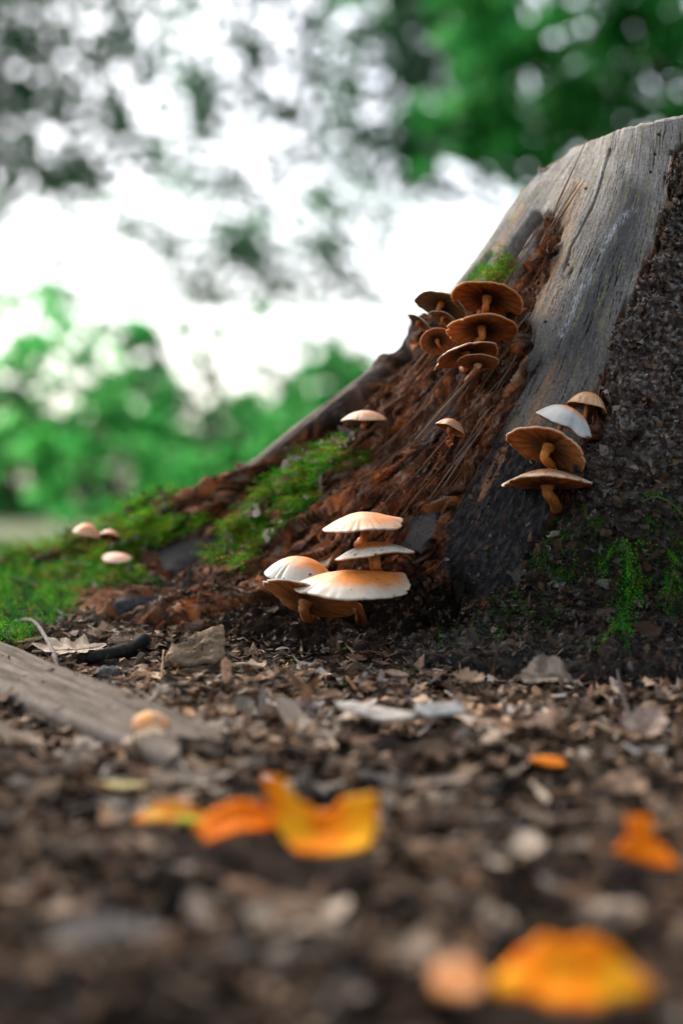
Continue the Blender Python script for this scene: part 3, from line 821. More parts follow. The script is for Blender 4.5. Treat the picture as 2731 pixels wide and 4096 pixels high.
# ------------------------------------------------------------------ moss
def sprigs(P, Nn, Tn, L, colr, seed, K=11, droop=.5, leaf=.24):
    """feathery moss shoots joined into one mesh"""
    q = np.random.default_rng(seed); n = len(P)
    d0 = Nn + .9 * Tn + .55 * q.normal(size=(n, 3)); d0 /= np.linalg.norm(d0, axis=1)[:, None]
    sd = np.cross(d0, Nn + .3 * q.normal(size=(n, 3))); sd /= np.linalg.norm(sd, axis=1)[:, None] + 1e-9
    t = np.linspace(.08, 1, K)
    st = P[:, None] + L[:, None, None] * (t[None, :, None] * d0[:, None] + droop * (t ** 2)[None, :, None] * (Tn + np.array([0, 0, -.35]))[:, None] * .5)
    side = np.where(np.arange(K) % 2, 1, -1)
    ln = (leaf * L[:, None] * (1 - .55 * t[None]) * q.uniform(.7, 1.3, (n, K)))
    fw = .75 * d0[:, None] + side[None, :, None] * sd[:, None] * .9 + .35 * q.normal(size=(n, K, 3))
    fw /= np.linalg.norm(fw, axis=2)[..., None]
    wv = np.cross(fw, Nn[:, None] + .4 * q.normal(size=(n, K, 3))); wv /= np.linalg.norm(wv, axis=2)[..., None] + 1e-9
    tip = st + fw * ln[..., None]
    m1 = st + fw * (ln * .4)[..., None] + wv * (ln * .2)[..., None]; m2 = st + fw * (ln * .4)[..., None] - wv * (ln * .2)[..., None]
    V = np.stack([st, m1, tip, m2], 2).reshape(-1, 3)
    i = np.arange(n * K) * 4
    F = np.concatenate([np.stack([i, i + 1, i + 2], 1), np.stack([i, i + 2, i + 3], 1)])
    Cc = np.repeat(colr, K * 4, axis=0) * np.tile(np.repeat(.75 + .45 * t, 4), n)[:, None] * q.uniform(.8, 1.2, (n * K * 4, 1))
    return V, F, Cc


MG = np.array([(.025, .19, .010), (.05, .25, .010), (.10, .27, .008), (.012, .11, .012), (.17, .22, .008), (.20, .085, .012)])


def moss_on(label, poly, n, L0, seed, ground_too=False, wts=(4, 4, 3, 3, 2, 1), thin=.0, dark=1.0, K=11, offn=.001, wobw=40, group='moss patches'):
    q = np.random.default_rng(seed)
    sdm = poly_sd(spx + 1.0 * wob + wobw * fbm(UU * 9, VV * 6, 3, seed), spy + wobw * fbm(UU * 9, VV * 6, 3, seed + 1), poly)
    i = np.flatnonzero(((sdm > 0) & _sel).ravel())
    # choose evenly over the picture-independent surface area: cells are near uniform
    ok = pn(UU.ravel()[i] * 13, VV.ravel()[i] * 4, seed + 5) + .6 * pn(UU.ravel()[i] * 30, VV.ravel()[i] * 10, seed + 6) > thin - .35
    i = i[ok]
    i = q.choice(i, n)
    P = WV.reshape(-1, 3)[i]; Nn = SN.reshape(-1, 3)[i]
    dv = surf_n(UU.ravel()[i], VV.ravel()[i])[2]
    P = P + Nn * offn
    if ground_too:
        pass
    P = P + q.normal(size=P.shape) * .0012
    cidx = q.choice(len(MG), n, p=np.array(wts, float) / sum(wts))
    hue = sst(-.15, .35, pn(UU.ravel()[i] * 9, VV.ravel()[i] * 5, seed + 9) + .12 * q.normal(size=n))
    cidx = np.where(q.uniform(size=n) < hue * .75, np.where(q.uniform(size=n) < .3, 5, 4), cidx)
    patch = .75 + .9 * sst(-.3, .4, pn(UU.ravel()[i] * 10, VV.ravel()[i] * 6, seed + 8))
    V, F, Cc = sprigs(P, Nn, dv, L0 * q.lognormal(0, .3, n), MG[cidx] * dark * patch[:, None], seed + 1, K)
    return tag(mk('moss_patch', V, F, M_MOSS, None, Cc, False), label, 'moss', group, 'stuff')


moss_on('bright green moss strip running up the middle of the root', [(1270, 1760), (1470, 1740), (1500, 1830), (1340, 1950), (1260, 2070), (1110, 2200), (1010, 2290), (880, 2280), (950, 2150), (1090, 2010), (1180, 1850)], 3800, .0068, 201, thin=.36)
moss_on('deep green moss carpet over the low end of the root', [(700, 2030), (880, 2080), (810, 2150), (650, 2190), (600, 2290), (680, 2370), (560, 2420), (330, 2440), (180, 2500), (-100, 2560), (-100, 2180), (200, 2160), (450, 2080)], 7000, .0072, 211, wts=(5, 5, 2, 4, 1, 1), thin=.40, dark=1.2)
moss_on('small bright moss cushion above the high mushroom cluster', [(1975, 1120), (2010, 1080), (2060, 1060), (2110, 1050), (2120, 1090), (2060, 1140), (1990, 1160)], 420, .0065, 221, wobw=8, offn=.006)
moss_on('thin moss streak along the slit near the ridge', [(1930, 1140), (1985, 1040), (2030, 990), (2040, 1010), (1980, 1110), (1950, 1150)], 160, .004, 226, wobw=4, thin=.2)

q = np.random.default_rng(261)
mi = q.choice(np.flatnonzero((((poly_sd(spx, spy, MOSS1) > 0) | (poly_sd(spx, spy, MOSS2) > 0)) & _sel).ravel()), 900)
V_, F_, C_ = flakes(WV.reshape(-1, 3)[mi] + SN.reshape(-1, 3)[mi] * .0035, SN.reshape(-1, 3)[mi], q.lognormal(0, .5, 900) * .0017, 2.0, pal(900, q) * .8, 262, .2, .4, 6)
tag(mk('moss_debris', V_, F_, M_LITTER, None, C_, False), 'brown leaf crumbs caught in the moss on the root', 'leaf litter', None, 'stuff')

# moss on the ground at the left, by pixel region of the ground sheet
def moss_ground(label, poly, n, L0, seed, wts=(4, 4, 2, 4, 1, 1), clump=.0):
    q = np.random.default_rng(seed)
    X = q.uniform(-.30, .30, n * 60); Y = q.uniform(.42, 1.08, n * 60)
    Z = ground_z(X, Y); V0 = np.stack([X, Y, Z], 1)
    px, py = to_px(V0)
    w = 50 * fbm(X * 40, Y * 40, 3, seed)
    m = (poly_sd(px + w, py + .5 * w, poly) > 0) & (fbm(X * 55, Y * 55, 3, seed + 2) > clump)
    V0 = V0[m][:n]
    n = len(V0)
    Nn = np.tile([0, -.12, .99], (n, 1)); Tn = np.stack([q.normal(size=n), q.normal(size=n), np.zeros(n)], 1) * .6
    cidx = q.choice(len(MG), n, p=np.array(wts, float) / sum(wts))
    V0 = V0 + np.array([0, 0, .003]) * q.uniform(0, 1.6, (n, 1))
    V, F, Cc = sprigs(V0, Nn, Tn, L0 * q.lognormal(0, .3, n), MG[cidx] * q.uniform(.8, 1.5, (n, 1)), seed + 1, 11, .3)
    return tag(mk('moss_patch', V, F, M_MOSS, None, Cc, False), label, 'moss', 'moss patches', 'stuff')


moss_ground('green moss on the soil beside the low end of the root', [(-60, 2250), (180, 2200), (420, 2330), (430, 2440), (300, 2480), (150, 2540), (110, 2620), (40, 2650), (-60, 2640)], 3200, .0078, 231, clump=-.02)
moss_ground('tiny green sprouts poking out of the leaf litter', [(200, 2520), (700, 2480), (1100, 2560), (1700, 2600), (2300, 2620), (2300, 2960), (1600, 2800), (1000, 2800), (300, 2650)], 110, .006, 241, clump=.42)
moss_ground('little moss tuft on the litter by the big dry leaf', [(2110, 2870), (2230, 2840), (2310, 2880), (2280, 2950), (2150, 2950)], 60, .006, 246, clump=-.05)

# moss strands hanging on the bark
_bk = (bsd > 5)
_bkp = np.stack([bpx[_bk], bpy_[_bk]], 1); _bkv = BW[_bk]; _bkn = BN[_bk]


def bark_at(px, py):
    i = int(np.argmin((_bkp[:, 0] - px) ** 2 + (_bkp[:, 1] - py) ** 2))
    return _bkv[i], _bkn[i]


def strand(label, pts, n, L0, seed, spread=.002, group='moss strands on the bark', dark=1.0):
    q = np.random.default_rng(seed)
    P3 = []; N3 = []
    for a in pts:
        p, nn = bark_at(*a); P3.append(p + nn * .0015); N3.append(nn)
    cv = curve(P3, 10)
    i = np.sort(q.uniform(0, len(cv) - 1.01, n)); k = i.astype(int); f = (i - k)[:, None]
    P = cv[k] * (1 - f) + cv[k + 1] * f + q.normal(size=(n, 3)) * spread
    T = cv[k + 1] - cv[k]; T /= np.linalg.norm(T, axis=1)[:, None]
    Nn = np.tile(np.mean(N3, 0), (n, 1))
    cidx = q.choice(4, n)
    V, F, Cc = sprigs(P, Nn * .5, T * 1.4, L0 * q.lognormal(0, .3, n), MG[cidx] * 1.25 * dark * q.uniform(.7, 1.2, (n, 1)), seed + 1, 11, .4, .2)
    root = empty('moss_strand', Vector(cv[0]))
    bpy.context.view_layer.update()
    tv, tf_ = tube(cv, .0005, 6)
    adopt(mk('stem', tv, tf_, M_TWIG, None, np.tile((.10, .085, .04), (len(tv), 1))), root)
    adopt(mk('leaves', V, F, M_MOSS, None, Cc, False), root)['kind'] = 'stuff'
    return tag(root, label, 'moss', group)


strand('long leafy moss strand hanging down the dark bark', [(2490, 2150), (2520, 2250), (2530, 2330), (2510, 2420), (2490, 2500), (2495, 2610)], 150, .0080, 301, .0026)
strand('short moss strand hanging beside the long one on the bark', [(2640, 2190), (2690, 2230), (2680, 2300), (2660, 2390)], 70, .0072, 303, .002)
strand('fine moss runner creeping along the top of the bark pocket', [(2560, 2010), (2620, 1990), (2680, 2030), (2725, 2080)], 34, .005, 305, .002)
strand('sparse moss tuft high on the bark foot', [(2470, 2160), (2440, 2220), (2420, 2260)], 40, .006, 307, .0018)
strand('wispy moss shoots below the bark, above the litter', [(2480, 2560), (2440, 2610), (2400, 2640)], 14, .006, 309, .001)


def moss_bark(label, poly, n, L0, seed, dark):
    q = np.random.default_rng(seed)
    i = np.flatnonzero((poly_sd(_bkp[:, 0] + 0., _bkp[:, 1] + 0., poly) > 0) & (fbm(_bkp[:, 0] * .02, _bkp[:, 1] * .02, 3, seed) > .05))
    i = q.choice(i, n)
    P = _bkv[i]; Nn = _bkn[i]
    cidx = q.choice(len(MG), n, p=np.array((4, 3, 1, 5, 1, 1)) / 15)
    V, F, Cc = sprigs(P, Nn, np.tile([0, -.1, -.7], (n, 1)), L0 * q.lognormal(0, .3, n), MG[cidx] * dark, seed, 9, .4)
    return tag(mk('moss_patch', V, F, M_MOSS, None, Cc, False), label, 'moss', 'moss patches', 'stuff')


moss_bark('dim dark moss film on the bark below the flat mushroom', [(2140, 2060), (2320, 2010), (2440, 2080), (2420, 2230), (2300, 2330), (2130, 2260)], 420, .0042, 321, .6)
moss_bark('scattered moss specks on the soil bank at the stump foot', [(1780, 2380), (2150, 2330), (2300, 2480), (2100, 2620), (1750, 2640), (1650, 2520)], 260, .0045, 325, .9)
moss_bark('faint moss on the bark near the long strand', [(2420, 2180), (2720, 1950), (2720, 2500), (2560, 2480), (2440, 2400)], 300, .0042, 329, .75)

# ------------------------------------------------------------------ leaf litter
def litter_points(n, seed, ylo=.30, yhi=1.05):
    q = np.random.default_rng(seed)
    Y = q.uniform(ylo, yhi, n); X = q.uniform(-1, 1, n) * (.27 * Y + .03)
    return X, Y, q


def off_stump(P):
    """keep points in front of the stump foot"""
    px, py = to_px(P)
    foot_y = np.interp(px, [-400, 0, 300, 700, 1000, 1300, 1700, 2100, 2731, 3300], [2230, 2330, 2440, 2470, 2490, 2530, 2560, 2600, 2660, 2700])
    k = py > foot_y
    for pg in NOLIT:
        k &= poly_sd(px, py, pg) < -4
    return k


X, Y, q = litter_points(33000, 401)
P = np.stack([X, Y, ground_z(X, Y)], 1)
m = off_stump(P) & (fbm(X * 45, Y * 45, 3, 404) > -.18 - .25 * (np.abs(Y - .62) < .07)); P = P[m]; n = len(P)
px, py = to_px(P)
size = np.minimum(q.lognormal(0, .45, n), 2.0) * np.interp(py, [2450, 2650, 2900, 3400, 4096], [.0016, .0024, .0029, .0034, .0035])
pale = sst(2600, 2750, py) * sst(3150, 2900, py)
wts = np.array([3, 4, 4, 4, 1, 1.2, 5, 3, .5, 1])
cc = pal(n, q, wts)
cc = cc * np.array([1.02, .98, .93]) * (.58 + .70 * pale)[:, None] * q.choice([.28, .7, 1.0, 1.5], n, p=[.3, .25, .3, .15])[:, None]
dk = sst(-.1, .35, fbm(P[:, 0] * 16, P[:, 1] * 16, 3, 402))
cc = cc * (1.05 - .62 * dk * (1 - .5 * pale))[:, None]
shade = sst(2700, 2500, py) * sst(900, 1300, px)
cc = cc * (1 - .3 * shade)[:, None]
P[:, 2] += q.uniform(0, 1, n) ** 2 * .004
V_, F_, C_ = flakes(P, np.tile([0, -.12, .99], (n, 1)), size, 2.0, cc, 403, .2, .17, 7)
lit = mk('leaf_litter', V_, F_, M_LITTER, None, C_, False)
tag(lit, 'crumbled brown leaf and wood litter covering the forest floor', 'leaf litter', None, 'stuff')

# needles and straw bits
X, Y, q = litter_points(2600, 411)
P = np.stack([X, Y, ground_z(X, Y) + .0025], 1); P = P[off_stump(P)]; n = len(P)
V_, F_, C_ = flakes(P, np.tile([0, -.12, .99], (n, 1)), q.lognormal(0, .3, n) * .0019, 9., pal(n, q, [3, 3, 2, 1, 2, 3, 1, 3, 1, 1]), 412, .3, .14, 6, .1)
tag(mk('straw_litter', V_, F_, M_LITTER, None, C_, False), 'thin dry stalks and needles strewn over the litter', 'straw', None, 'stuff')


def leaf_frag_mesh(seed, tone):
    """one torn piece of a dry leaf: jagged outline, curled, with a rib"""
    q = np.random.default_rng(seed)
    na, nr = 18, 4
    th = np.arange(na) / na * 2 * np.pi
    out = (1 + .25 * np.sin(2 * th + q.uniform(0, 6)) + .16 * np.sin(3 * th + q.uniform(0, 6)) + .10 * np.sin(7 * th + q.uniform(0, 6))) * (1 + .10 * q.normal(size=na))
    el = q.uniform(.5, .9); k1, k2 = q.normal(size=2) * .28
    V = [(0, 0, 0)]
    for i in range(1, nr + 1):
        t = i / nr
        for j in range(na):
            x = out[j] * t * math.cos(th[j]); y = out[j] * t * math.sin(th[j]) * el
            z = k1 * x * x + k2 * y * y + .10 * abs(y) - .03 + .05 * q.normal() * t
            V.append((x, y, z))
    V = np.array(V)
    F = tri(grid_faces(na, nr, True, 1))
    k = np.arange(na); F = np.concatenate([F, np.stack([np.zeros(na, int), 1 + k, 1 + (k + 1) % na], 1)])
    c = np.array(tone)[None] * q.uniform(.85, 1.12, (len(V), 1))
    c[np.abs(V[:, 1]) < .06] *= .8
    return make_mesh('dry_leaf_fragment', V, F, M_LEAF, c, True)


TON = [(.34, .25, .18), (.24, .155, .10), (.42, .33, .25), (.16, .10, .065), (.30, .245, .20), (.25, .19, .15)]
LF = {t: [leaf_frag_mesh(500 + t * 4 + i, TON[t]) for i in range(4)] for t in range(len(TON))}
LBL = ['tan torn leaf fragment lying among the litter', 'mid brown torn leaf fragment lying among the litter', 'pale straw coloured torn leaf fragment lying among the litter',
       'dark brown torn leaf fragment lying among the litter', 'greyish torn leaf fragment lying among the litter', 'dull umber torn leaf fragment lying among the litter']
LBL = ['tan', 'mid brown', 'pale straw coloured', 'dark brown', 'greyish', 'dull umber']
LAND = [((300, 2850), 'beside the wooden slat'), ((285, 2650), 'near the pale veined leaf'), ((455, 2640), 'by the blackened stick'), ((792, 2680), 'near the crumbly wood chunk'), ((432, 2745), 'near the dark speckled stone'),
        ((1500, 2960), 'near the large white wood chip'), ((1757, 2935), 'near the split white wood chip'), ((2205, 2800), 'by the big curled leaf'), ((2560, 3000), 'by the pinkish curled leaf'), ((1873, 2795), 'near the light brown crumpled leaf'),
        ((1520, 2780), 'by the grey folded leaf'), ((1210, 2870), 'by the grey purple leaf'), ((1275, 3500), 'near the boat shaped orange fragment'), ((960, 3410), 'near the arched orange fragment'), ((700, 3365), 'near the thin orange strip'),
        ((2560, 3540), 'near the two lobed orange fragment'), ((2255, 4000), 'near the broad orange fragment'), ((1840, 4030), 'near the peach coloured fragment'), ((2195, 3110), 'near the tiny orange fragment'), ((630, 3040), 'near the broken cap on the slat'),
        ((420, 3900), 'by the broad grey leaf'), ((300, 3480), 'by the faded tan leaf'), ((760, 3190), 'by the long dull leaf'), ((1800, 3250), 'near the grey blue pebble'), ((1170, 3190), 'near the pinkish clod'), ((1222, 2700), 'near the dark wet pebble'),
        ((1425, 2650), 'near the brown leaf scrap under the mushrooms'), ((1985, 2600), 'near the leaf scrap on the soil bank'), ((1560, 3160), 'by the curved grey stalk'), ((1865, 3000), 'near the two round pebbles'), ((1115, 3210), 'by the pale stalk')]
LAND3 = [(ground_at_px(*a), t) for a, t in LAND]
q = np.random.default_rng(421)
made = 0
while made < 285:
    y = q.uniform(.33, .80); x = q.uniform(-1, 1) * .26 * y
    p = np.array([x, y, float(ground_z(x, y))])
    if not off_stump(p[None])[0]: continue
    ppx, ppy = to_px(p[None])
    t = int(q.choice(len(TON), p=np.array([3, 4, 1.6 + 2.0 * float(sst(2600, 2750, ppy[0]) * sst(3100, 2900, ppy[0])), 3, 2, 2]) / (15.6 + 2.0 * float(sst(2600, 2750, ppy[0]) * sst(3100, 2900, ppy[0])))))
    o = bpy.data.objects.new('dry_leaf_fragment', LF[t][q.integers(4)])
    COL.objects.link(o)
    s = min(q.lognormal(0, .45), 2.1) * (.0042 if ppy[0] < 2900 else .0050)
    o.location = (x, y, p[2] + .0022 + .25 * s)
    o.rotation_euler = (q.normal() * .22 + .1, q.normal() * .22, q.uniform(0, 6.28))
    o.scale = (s, s, s)
    near = min(LAND3, key=lambda a: float(np.sum((a[0] - p) ** 2)))[1]
    tag(o, ('large ' if s > .0062 else 'small ' if s < .0041 else '') + LBL[t] + ' torn leaf fragment ' + near, 'leaf', 'torn dry leaf fragments')
    made += 1


def big_leaf(label, px, py, wpx, seed, tone, tone2, rot, lobes=0, curl=(.3, .2), tilt=(.0, .0), el=.55, lift=.003):
    q = np.random.default_rng(seed)
    g = ground_at_px(px, py); R = wpx * .5 / FPX * g[1]
    na, nr = 72, 10
    th = np.arange(na) / na * 2 * np.pi
    base = 1 / np.sqrt(np.cos(th) ** 2 + (np.sin(th) / el) ** 2)
    out = base * (1 + lobes * .16 * np.cos(9 * th) + .03 * np.sin(31 * th) + .05 * np.sin(5 * th + seed) + .03 * q.normal(size=na))
    V = [(0, 0, 0)]
    for i in range(1, nr + 1):
        t = i / nr
        x = out * t * np.cos(th); y = out * t * np.sin(th)
        z = curl[0] * x * x + curl[1] * y * y / el ** 2 + .13 * np.abs(y) + .06 * np.sin(np.abs(y) * 9 - x * 14) * np.abs(y) + .10 * pn(x * 2.6 + seed, y * 2.6, seed % 40)
        V += list(np.stack([x, y, z], 1))
    V = np.array(V) * R
    F = tri(grid_faces(na, nr, True, 1))
    k = np.arange(na); F = np.concatenate([F, np.stack([np.zeros(na, int), 1 + k, 1 + (k + 1) % na], 1)])
    xx, yy = V[:, 0] / R, V[:, 1] / R
    vein = np.maximum(sst(.05, .01, np.abs(yy)), .6 * sst(.10, .02, np.abs(((xx + np.abs(yy) * .8) * 5) % 1 - .5) * .4 + .0))
    c = mixc(tone, tone2, sst(-.25, .4, fbm(xx * 2.2 + seed, yy * 2.2, 4, 3)))
    c = c * (1 - .35 * vein[:, None])
    root = empty('dry_leaf', Vector(g + [0, 0, lift]))
    root.rotation_euler = (tilt[0], tilt[1], rot)
    bl = mk('blade', V, F, M_LEAF, root, c)
    mv, mf = tube(np.array([(-1.18 * R, 0, .06 * R), (-.6 * R, 0, .012 * R + curl[0] * .36 * R), (0, 0, .01 * R), (.6 * R, 0, .012 * R + curl[0] * .36 * R), (.92 * R, 0, curl[0] * .8 * R)]), np.array([.03, .026, .02, .014, .006]) * R, 6)
    mk('midrib', mv, mf, M_TWIG, bl, np.tile(np.array(tone) * .6, (len(mv), 1)))
    return tag(root, label, 'leaf', 'larger dry leaves on the floor')


big_leaf('big curled tan leaf lying below the dark bark', 2205, 2810, 260, 601, (.36, .28, .21), (.17, .12, .09), .5, 0, (-.25, .25), (.62, .1), .62, .012)
big_leaf('pale veined leaf lying flat beside the dark stick', 285, 2650, 290, 602, (.46, .36, .27), (.34, .25, .18), .7, 1.0, (.1, .1), (.22, 0), .6, .0075)
big_leaf('dark purplish leaf behind the big curled leaf', 2235, 2725, 250, 603, (.16, .12, .12), (.30, .21, .15), .1, .6, (.2, .1), (.18, .1), .5, .0075)
big_leaf('light brown crumpled leaf on the litter near the bark foot', 1873, 2795, 125, 604, (.40, .27, .18), (.28, .18, .11), .4, .6, (.3, .3), (.40, 0), .75, .008)
big_leaf('brown leaf scrap on the dark soil under the shelf mushroom', 1425, 2650, 75, 605, (.22, .12, .075), (.28, .17, .11), .2, .8, (.1, .1), (.4, .2), .7, .003)
big_leaf('small pale leaf scrap on the soil bank', 1985, 2600, 95, 606, (.34, .25, .19), (.24, .17, .13), 2.2, .8, (.1, .1), (.3, .2), .6, .003)
big_leaf('pinkish brown leaf curled beside the bent twig', 2560, 3000, 260, 607, (.30, .20, .16), (.42, .33, .26), .9, .4, (.5, .2), (.34, -.2), .6, .009)
big_leaf('grey folded leaf standing up in the middle of the litter', 1520, 2790, 100, 608, (.34, .28, .25), (.24, .19, .17), 1.2, .2, (.2, .8), (.7, .2), .6, .005)
big_leaf('grey purple leaf flat on the litter in front of the stump', 1210, 2870, 170, 609, (.27, .21, .19), (.20, .15, .14), .3, .4, (.3, .1), (.2, .1), .6, .004)
big_leaf('thin brown leaf leaning on the litter below the stone', 480, 2620, 110, 610, (.36, .27, .22), (.26, .2, .17), 2.7, .4, (.2, .2), (.3, .1), .6, .004)
big_leaf('broad blurred grey leaf low on the bare ground', 420, 3900, 520, 611, (.26, .215, .18), (.20, .165, .14), .75, .2, (.1, .2), (.2, .1), .42, .008)
big_leaf('faded tan leaf on the open litter beside the orange fragments', 300, 3480, 330, 612, (.26, .215, .175), (.2, .16, .125), 2.9, .3, (.2, .2), (.2, 0), .6, .005)
big_leaf('long dull leaf behind the largest orange fragment', 760, 3190, 330, 613, (.30, .24, .18), (.22, .17, .13), .25, .2, (.2, .1), (.25, 0), .4, .005)

# ------------------------------------------------------------------ plank
def plank():
    c = [ground_at_px(*a) for a in ((-260, 2505), (905, 3025), (640, 3120), (-330, 2700))]   # far-left, far-right end, near-right end, near-left
    c = [k + np.array([0, 0, .0105]) for k in c]
    nu, nv = 120, 26
    s = np.linspace(0, 1, nu)[None]; t = np.linspace(0, 1, nv)[:, None]
    je = .035 * fbm(t * 6, t * 0, 3, 9) + .03 * np.sin(t * 9)          # broken end
    se = s * (1 + je * s ** 6)
    top = ((1 - t) * (1 - se))[..., None] * c[0] + ((1 - t) * se)[..., None] * c[1] + (t * se)[..., None] * c[2] + (t * (1 - se))[..., None] * c[3]
    grain = pn(s * 4 + 0 * t, t * 14 + 0 * s, 12) * .0007 + pn(s * 9 + 0 * t, t * 40 + 0 * s, 13) * .0004
    edge = np.minimum(t, 1 - t) + 0 * s
    top[..., 2] += grain - .0022 * sst(.07, 0, edge) + .0012 * pn(s * 3, t * 1.5, 14)
    bot = top.copy(); bot[..., 2] -= .0058
    V = np.concatenate([top.reshape(-1, 3), bot.reshape(-1, 3)])
    n = nu * nv
    F = [tri(grid_faces(nu, nv)), tri(grid_faces(nu, nv, False, n))[:, ::-1]]
    idx = np.arange(n).reshape(nv, nu)
    for e in (idx[0], idx[-1], idx[:, 0], idx[:, -1]):
        F.append(tri(np.stack([e[:-1], e[1:], e[1:] + n, e[:-1] + n], 1)))
    g = fbm(s * 5 + 0 * t, t * 22 + 0 * s, 4, 15)
    col = mixc((.075, .058, .045), (.165, .132, .104), sst(-.35, .4, g))
    col = mixc(col, (.26, .22, .185), (sst(.82, 1, t) + 0 * s) * .6)
    col = mixc(col, (.12, .09, .07), sst(.15, .5, fbm(s * 9 + 0 * t, t * 5 + 0 * s, 3, 16)) * .6)
    o = mk('wooden_plank', V, np.concatenate(F), M_PLANK, None, np.concatenate([col.reshape(-1, 3)] * 2))
    q = np.random.default_rng(55)
    tp = top.reshape(-1, 3)[q.choice(nu * nv, 130)]
    fv, ff, fc = flakes(tp, np.tile([0, -.12, .99], (130, 1)), q.lognormal(0, .5, 130) * .0009, 2.0, pal(130, q) * .8, 56, .2, .15, 6)
    k = mk('crumbs', fv, ff, M_LITTER, o, fc, False); k['kind'] = 'stuff'
    return tag(o, 'grey brown wooden slat with a broken end lying on the litter', 'plank')


plank()


# ------------------------------------------------------------------ sticks, stones, chips, chunks
def stick(name, label, pts, r0, r1, tone, seed, group=None, cat='twig', lift=.002, sides=10, knots=True, lifts=None):
    P3 = [ground_at_px(*a) + np.array([0, 0, lift if lifts is None else lifts[i]]) for i, a in enumerate(pts)]
    cv = curve(P3, 8)
    n = len(cv); q = np.random.default_rng(seed)
    rad = np.linspace(r0, r1, n) * (1 + .10 * q.normal(size=n))
    V, F = tube(cv, rad, sides, seed, .12)
    c = np.array(tone)[None] * q.uniform(.75, 1.2, (len(V), 1))
    o = mk(name, V, F, M_TWIG, None, c)
    return tag(o, label, cat, group)


stick('dark_stick', 'thick blackened stick with a split top lying beside the pale leaf', [(325, 2668), (400, 2655), (500, 2628), (585, 2600)], .0028, .0031, (.028, .024, .021), 1, None, 'stick', .0035, 14)
stick('twig', 'thin grey twig leaning over the pale leaf', [(60, 2480), (130, 2535), (180, 2600), (215, 2680), (235, 2705)], .0009, .0013, (.17, .145, .13), 2, 'twigs on the floor', lifts=[.004, .007, .007, .005, .002])
stick('twig', 'bent dark twig rising beside the pinkish leaf', [(2465, 2745), (2480, 2820), (2510, 2900), (2545, 2960)], .0008, .0012, (.075, .06, .055), 3, 'twigs on the floor', lifts=[.006, .008, .006, .002])
stick('rootlet', 'thin wiry root arching over the soil below the moss strand', [(2390, 2730), (2450, 2680), (2540, 2640), (2640, 2600), (2760, 2590)], .0005, .0006, (.045, .036, .03), 4, 'twigs on the floor', 'root', lifts=[.002, .010, .012, .011, .006])
stick('rootlet', 'second wiry root crossing the litter near the bark', [(2330, 2790), (2420, 2750), (2560, 2720), (2740, 2660)], .0004, .0006, (.06, .045, .035), 5, 'twigs on the floor', 'root', lifts=[.002, .007, .008, .004])
stick('twig', 'short grey twig lying on the litter just past the pinkish leaf', [(2660, 2960), (2780, 2990)], .0012, .0014, (.16, .145, .135), 6, 'twigs on the floor', lift=.004)
stick('twig', 'slim dark twig lying along the mossy soil edge', [(-40, 2385), (60, 2380), (160, 2388)], .0008, .0006, (.07, .05, .05), 7, 'twigs on the floor', lift=.006)
stick('twig', 'curved grey stalk lying on the open litter', [(1430, 3140), (1540, 3165), (1620, 3190), (1690, 3190)], .0013, .001, (.20, .18, .16), 8, 'twigs on the floor', lift=.004)
stick('twig', 'pale short stalk pointing at the small orange fragment', [(2130, 3180), (2200, 3260)], .0012, .0013, (.36, .29, .21), 9, 'twigs on the floor', lift=.004)
stick('twig', 'pale stalk on the litter before the grey purple leaf', [(1060, 3160), (1170, 3260)], .0014, .0016, (.30, .27, .24), 10, 'twigs on the floor', lift=.005)
stick('twig', 'reddish sliver of wood stuck upright by the folded leaf', [(1385, 2765), (1430, 2810)], .0006, .0009, (.16, .075, .04), 11, 'twigs on the floor', lift=.005)
stick('twig', 'thin upright stalk beside the crumbly wood chunk', [(648, 2740), (655, 2690)], .0006, .0005, (.30, .19, .12), 12, 'twigs on the floor', lifts=[.002, .010])


def lump(name, label, px, py, wpx, seed, tone, sx=1, sy=.8, sz=.7, cat='stone', group=None, rough=.28, mat=None, lift=0.0, rot=0.0):
    g = ground_at_px(px, py); R = wpx * .5 / FPX * g[1]
    na, nb = 40, 24
    th = np.arange(na) / na * 2 * np.pi; ph = np.linspace(.02, np.pi - .02, nb)
    TH, PH = np.meshgrid(th, ph)
    x = np.sin(PH) * np.cos(TH); y = np.sin(PH) * np.sin(TH); z = np.cos(PH)
    rr = 1 + rough * (fbm(x * 1.4 + z + seed, y * 1.4 - z * .7, 3, seed % 30) * 1.3 + .5 * np.round(2 * pn(x * 1.2 + seed, y * 1.2 + z, 5)) * .4) + .05 * fbm(x * 6 + z * 3, y * 6 + seed, 3, 2)
    V = np.stack([x * rr * sx, y * rr * sy, z * rr * sz], -1).reshape(-1, 3) * R
    cr, sr = math.cos(rot), math.sin(rot)
    V = np.stack([V[:, 0] * cr - V[:, 1] * sr, V[:, 0] * sr + V[:, 1] * cr, V[:, 2]], 1)
    V = V + g + np.array([0, 0, sz * R * .6 + lift])
    q = np.random.default_rng(seed)
    c = np.array(tone)[None] * (1 + .5 * fbm(V[:, 0] * 300, V[:, 2] * 300, 3, seed % 20))[:, None]
    return tag(mk(name, V, tri(grid_faces(na, nb, True)), mat or M_STONE, None, c), label, cat, group)


